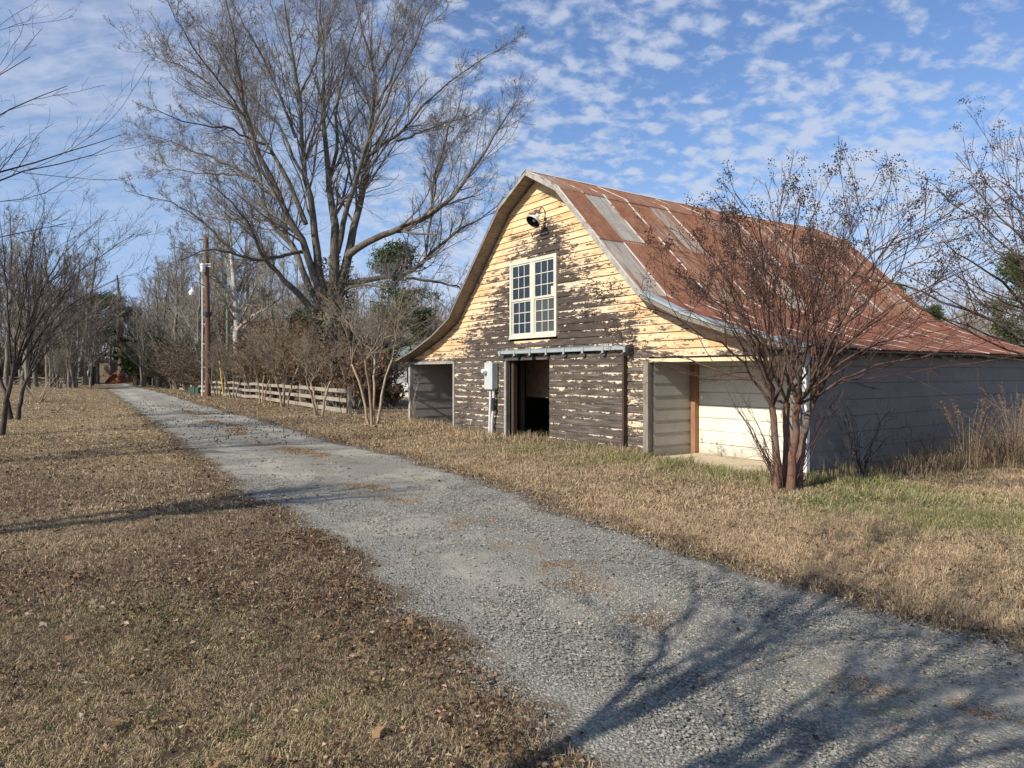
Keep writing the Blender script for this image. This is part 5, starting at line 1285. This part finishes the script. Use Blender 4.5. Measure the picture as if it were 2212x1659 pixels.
grass_ring('grass', 15, 30, int(260000*GQ), .075, .015, 'pale dry lawn in the middle distance')
grass_ring('grass', 30, 100, int(200000*GQ), .10, .04, 'pale dry lawn running to the far fence')
# grass and debris on the crown of the drive
n = 60000; y = 2.6+27*rg.random(n)**1.7; u = .53+.05*np.sin(y)+rg.normal(size=n)*.05; x = XL(y)+(XR(y)-XL(y))*u
k = vnoise(x+5, y+5, 1.4, 11)*.6+vnoise(x+5, y+5, 4.4, 12)*.4 > .565; x, y = x[k], y[k]; n = len(x)
V, q, tr, c = blades(x, y, tz(x, y)+.010, .024*rg.uniform(.5, 1.3, n)+.0008*y, .0035+.0006*y+0*x, rg.uniform(.7, 1, n), PAL['bro'][rg.integers(0, 4, n)]*np.array([1.05, .92, .8])*rg.uniform(.7, 1.2, (n, 1)))
o = kind(mesh_np('drive_weeds', V, [q, tr], M_GRASS, None, {'col': c}), 'stuff', 'matted brown weeds in patches along the middle of the drive'); o['category'] = 'weeds'
# fallen leaves
def litter(n, y0, y1, size, name, label, thr=.5, drivep=.03):
    x, y = sample(y0, y1, n); dr = in_drive(x, y, .05); ed = np.minimum(np.abs(x-XL(y)), np.abs(x-XR(y)))
    fence_ = smooth(9, 1., np.abs((y-26.3)*.638+(x+6.15)))*(y > 17)*(x < -3)
    pr = .10+.55*(vnoise(x+7, y+2, 1.3, 21)*.5+vnoise(x+1, y+2, 4., 22)*.5 > thr)*(x < XL(y))+.7*smooth(.5, .05, ed)+.9*fence_
    pr = np.where(dr, drivep+.25*smooth(.35, .0, ed), pr)
    k = (rg.random(n) < pr) & ~on_barn(x, y); x, y = x[k], y[k]; c = np.stack([x, y, tz(x, y)+.022+.02*rg.random(len(x))+np.where(dr[k], -.005, .012)], 1)
    o = leaves(name, c, size, M_LITTER, None, rg, flat=.75, aspect=.7, fold=.6); kind(o, 'stuff', label); o['category'] = 'fallen leaves'
litter(42000, 2.3, 7, .029, 'fallen_leaves', 'curled brown leaves scattered over the near lawn', .52)
litter(34000, 7, 18, .045, 'fallen_leaves', 'brown leaves scattered along the drive edges and lawn')
litter(22000, 18, 60, .085, 'fallen_leaves', 'brown leaves lying thick below the fence and trees', .5, .02)
# larger lobed leaves near the viewer
def lobed(n):
    x, y = sample(2.5, 6.5, n); k = (x < XL(y)-.05); x, y = x[k], y[k]; n = len(x); V = []; Fq = []; rnd = []
    for i in range(n):
        s = rg.uniform(.020, .042); rot = rg.uniform(0, 6.28); tl = rg.normal(size=2)*.35; m = 10; b = len(V); z0 = float(tz(x[i], y[i]))+.045; r_ = rg.uniform(.55, 1)
        V.append((x[i], y[i], z0)); rnd.append(r_)
        for j in range(m):
            rr = s*(1 if j % 2 == 0 else .52)*rg.uniform(.8, 1.15)*(.7 if j == 0 else 1); a = rot+2*math.pi*j/m; dx, dy = rr*math.cos(a), rr*math.sin(a)
            V.append((x[i]+dx, y[i]+dy, z0+dx*tl[0]+dy*tl[1]+.25*rr*rr/s*(1 if i % 2 else -1)+rg.normal()*.003)); rnd.append(r_)
        for j in range(m): Fq.append((b, b+1+j, b+1+(j+1) % m))
    o = mesh_np('lobed_leaves', V, [np.array(Fq)], M_LITTER, None, {'rnd': np.array(rnd)}); kind(o, 'stuff', 'larger orange brown lobed leaves on the near lawn'); o['category'] = 'fallen leaves'
lobed(170)
# green weeds in the near lawn
n = 110; x, y = sample(2.6, 7, n); k = x < XL(y)-.1; x, y = x[k], y[k]; c = np.repeat(np.stack([x, y, tz(x, y)+.03], 1), 16, 0); c += rg.normal(size=c.shape)*np.array([.030, .030, .007])
o = leaves('clover_weeds', c, .020, M_SHRUBG, None, rg, flat=.8, aspect=.6); kind(o, 'stuff', 'small green weeds in the near lawn'); o['category'] = 'weeds'
# gravel
def gravel(n, y0, y1, r0, r1, label):
    x, y = sample(y0, y1, n); k = in_drive(x, y, -.10*rg.random(n)); x, y = x[k], y[k]
    a = vnoise(x+3, y+8, .8, 31)*.5+vnoise(x+3, y+8, 2.6, 32)*.5; k = rg.random(len(x)) < np.clip((a-.30)*3.0, .06, 1); x, y = x[k], y[k]; n = len(x)
    r = r0+(r1-r0)*rg.random(n)**3.2; c = np.stack([x, y, tz(x, y)+.016+r*.12], 1)
    jit = 1+.28*rg.normal(size=(n, 6, 1)); ax = rg.uniform(0, np.pi, n); ca, sa = np.cos(ax)[:, None], np.sin(ax)[:, None]
    oc = OCT[None]*jit*np.array([1.15, .85, .6]); xr = oc[:, :, 0]*ca-oc[:, :, 1]*sa; yr = oc[:, :, 0]*sa+oc[:, :, 1]*ca
    V = c[:, None]+np.stack([xr, yr, oc[:, :, 2]], -1)*r[:, None, None]; Fq = (np.arange(n)[:, None, None]*6+OCF[None]).reshape(-1, 3)
    o = mesh_np('gravel', V.reshape(-1, 3), [Fq], M_STONE, None, {'rnd': np.repeat(np.clip(rg.random(n)**1.15*.93+.07*(rg.random(n) > .96), 0, 1), 6)}); kind(o, 'stuff', label); o['category'] = 'gravel'
gravel(150000, 2.3, 5.5, .0035, .013, 'loose grey stones on the near part of the drive')
gravel(120000, 5.5, 11, .005, .017, 'loose grey stones on the middle of the drive')
gravel(60000, 11, 26, .009, .024, 'loose grey stones on the far part of the drive')
# sweetgum balls fallen on the drive
n = 2600; y = rg.uniform(16, 44, n); u = rg.uniform(.0, 1.0, n); x = XL(y)+(XR(y)-XL(y))*u+rg.normal(size=n)*.3
k = rg.random(n) < np.exp(-((y-25)/10)**2)*.75*(vnoise(x, y, .7, 41) > .35); x, y = x[k], y[k]
o = blobs('fallen_seed_balls', np.stack([x, y, tz(x, y)+.035], 1), rg.uniform(.012, .024, len(x)), M_BALL, None, rg); kind(o, 'stuff', 'dark seed balls strewn over the drive below the big tree'); o['category'] = 'seed balls'
# ---- tall weeds by the barn: clumps one can point at
def clump(name, lab, a, b, n, h, spread, pal, lean, seed, plume=0, w=.0042, group=None, cat='weed clump'):
    r = np.random.default_rng(seed); p = bt(a, b); root = thing(name, lab, cat, (p[0], p[1], float(tz(p[0], p[1]))), 0, group)
    x = r.normal(size=n)*spread; y = r.normal(size=n)*spread; az = np.arctan2(y, x)+r.normal(size=n)*.8; k = 7
    hh = h*r.uniform(.45, 1.1, n); ln = lean*r.uniform(.1, 1.1, n); f = np.linspace(0, 1, k)[None]
    P_ = np.stack([x[:, None]+np.cos(az)[:, None]*ln[:, None]*hh[:, None]*f**2, y[:, None]+np.sin(az)[:, None]*ln[:, None]*hh[:, None]*f**2, hh[:, None]*(f-.35*ln[:, None]*f**2)], -1)
    s = np.stack([-np.sin(az+r.normal(size=n)), np.cos(az), 0*az], 1); ww = (w*np.linspace(1, .25, k))[None, :, None]
    V = np.stack([P_-s[:, None]*ww, P_+s[:, None]*ww], 2).reshape(-1, 3); ix = np.arange(n*k*2).reshape(n, k, 2)
    Fq = np.stack([ix[:, :-1, 0], ix[:, :-1, 1], ix[:, 1:, 1], ix[:, 1:, 0]], -1).reshape(-1, 4)
    col = pal[r.integers(0, len(pal), n)]*r.uniform(.75, 1.2, (n, 1))
    mesh_np('grass_blades', V, [Fq], M_GRASS, root, {'col': np.repeat(col, k*2, 0)})
    if plume:
        sel = np.argsort(-hh)[:plume]; t = r.uniform(.62, 1, (plume, 60)); c = np.stack([P_[sel][:, :, q_] for q_ in range(3)], -1); i = np.clip((t*(k-1)).astype(int), 0, k-2)
        fr = t*(k-1)-i; q = c[np.arange(plume)[:, None], i]*(1-fr[..., None])+c[np.arange(plume)[:, None], i+1]*fr[..., None]; q = (q+r.normal(size=q.shape)*.013).reshape(-1, 3)
        leaves('plumes', q, .035, leafy('straw_plume', [(0, (.34, .20, .11)), (1, (.52, .36, .21))], .8, .3) if 'straw_plume' not in MATS2 else MATS2['straw_plume'], root, r, aspect=.25)
    return root
MATS2 = {'straw_plume': leafy('straw_plume', [(0, (.34, .20, .11)), (1, (.52, .36, .21))], .8, .3)}
DK = np.array([(.14,.10,.065),(.20,.145,.09),(.27,.20,.12),(.09,.065,.045)])
cl = [(.50,2.15,200,.45,.20,.6,0,'low dark weed clump by the side wall, closest to the corner crape myrtle'),(.62,2.9,200,.55,.24,.6,0,'dark weed clump by the side wall left of the straw plumes'),(.75,3.55,60,1.2,.12,.35,9,'tall straw-coloured broomsedge by the side wall, left one'),
      (.85,4.2,330,.6,.34,.75,0,'matted brown weed heap below the side wall between the straw plumes'),(.95,4.95,70,1.4,.16,.5,10,'tall arching broomsedge with a bent plume, right one by the side wall'),(1.0,5.5,380,.75,.40,.8,2,'big brown bramble and grass heap near the right end of the wall'),
      (1.3,6.5,300,.65,.42,.8,3,'brown weed heap by the side wall at the right edge'),(.55,1.5,140,.35,.15,.6,0,'short dry tuft beside the white corner board')]
for i, (a, b, n, h, sp, ln, pm, lab) in enumerate(cl): clump('weed_clump', lab, a, b, int(n*1.3), h, sp, np.concatenate([DK, PAL['str'], PAL['bro']]) if pm or n > 250 else np.concatenate([DK, PAL['bro']]), ln, 200+i, pm)
tf = [(-1.9,-.75,'green grass tuft on the lawn before the right bay'),(-.75,-.85,'green grass tuft just left of the corner crape myrtle'),(-3.6,-.30,'grass tuft at the grey post left of the right bay'),(-4.6,-.22,'dry grass tuft below the sliding door'),(-5.6,-.2,'dry grass tuft at the sliding door nearest the open doorway'),
      (-7.0,-.1,'dry grass tuft in the open doorway'),(-8.9,-.15,'dry grass tuft below the meter box'),(-10.2,-.15,'dry grass tuft left of the meter box'),(-12.9,-.1,'vine-like dry grass tuft at the left corner post'),(.9,.1,'green grass tuft right of the corner crape myrtle'),(1.7,-.3,'greenish grass tuft on the lawn right of the corner crape myrtle')]
for i, (a, b, lab) in enumerate(tf):
    gr_ = 'green' in lab; clump('grass_tuft', lab, a, b, 260, .20 if gr_ else .24, .13 if gr_ else .2, np.concatenate([PAL['gre'], PAL['gre'], PAL['tan'][:2]]) if gr_ else np.concatenate([PAL['tan'], PAL['str'], PAL['gre'][:2]]), .6, 300+i, 0, .004, cat='grass tuft')
# bare vine stems in the left bay and brush against the side wall
def stems(name, lab, a, b, n, h, sp, mat, seed, rad=.006, cat='vine'):
    r = np.random.default_rng(seed); p = bt(a, b); root = thing(name, lab, cat, (p[0], p[1], float(tz(p[0], p[1]))), 0); q = []
    for i in range(n):
        az = r.uniform(0, 6.28); l_ = h*r.uniform(.5, 1.1); q.append(limb([(r.normal()*.05, r.normal()*.05, 0), (sp*.3*math.cos(az), sp*.3*math.sin(az), l_*.5), (sp*math.cos(az), sp*math.sin(az), l_)], [rad, rad*.8, rad*.4], 9, r, .025))
    Q = stack(q); b1 = grow(r, Q, 6, .2, 1, 50, 15, .35, 6, up=.02, wob=.25, rmin=rad*.4); b2 = grow(r, b1, 3, .2, 1, 45, 15, .5, 4, wob=.25, rmin=rad*.3)
    V, Fq = tubes([Q, b1, b2], [5, 4, 3]); mesh_np('stems', V, [Fq], mat, root); return root
stems('dry_vine', 'pale dry vine climbing the left corner post of the barn', -12.85, -.12, 4, 1.5, .35, M_CRAPEPALE, 1, .008)
stems('bare_brush', 'dark bare brush leaning on the side wall right beside the white corner board', .35, .9, 16, 1.35, .55, M_DARKTW, 2, .006, 'brush')
stems('bare_brush', 'thin dark bare stems against the middle of the side wall', .45, 2.6, 8, 1.0, .4, M_DARKTW, 3, .005, 'brush')
stems('bare_brush', 'tangled brown bramble stems in the weed heap by the side wall', .9, 4.6, 26, .95, .8, M_BRUSHTW, 7, .005, 'brush')
stems('bare_brush', 'tangled brown bramble stems at the right end of the weed heap', 1.1, 5.8, 30, 1.05, .9, M_BRUSHTW, 8, .005, 'brush')
stems('dry_vine', 'thin dry vine hanging against the side wall near the right edge', .10, 6.2, 5, 1.7, .2, M_DARKTW, 4, .005)
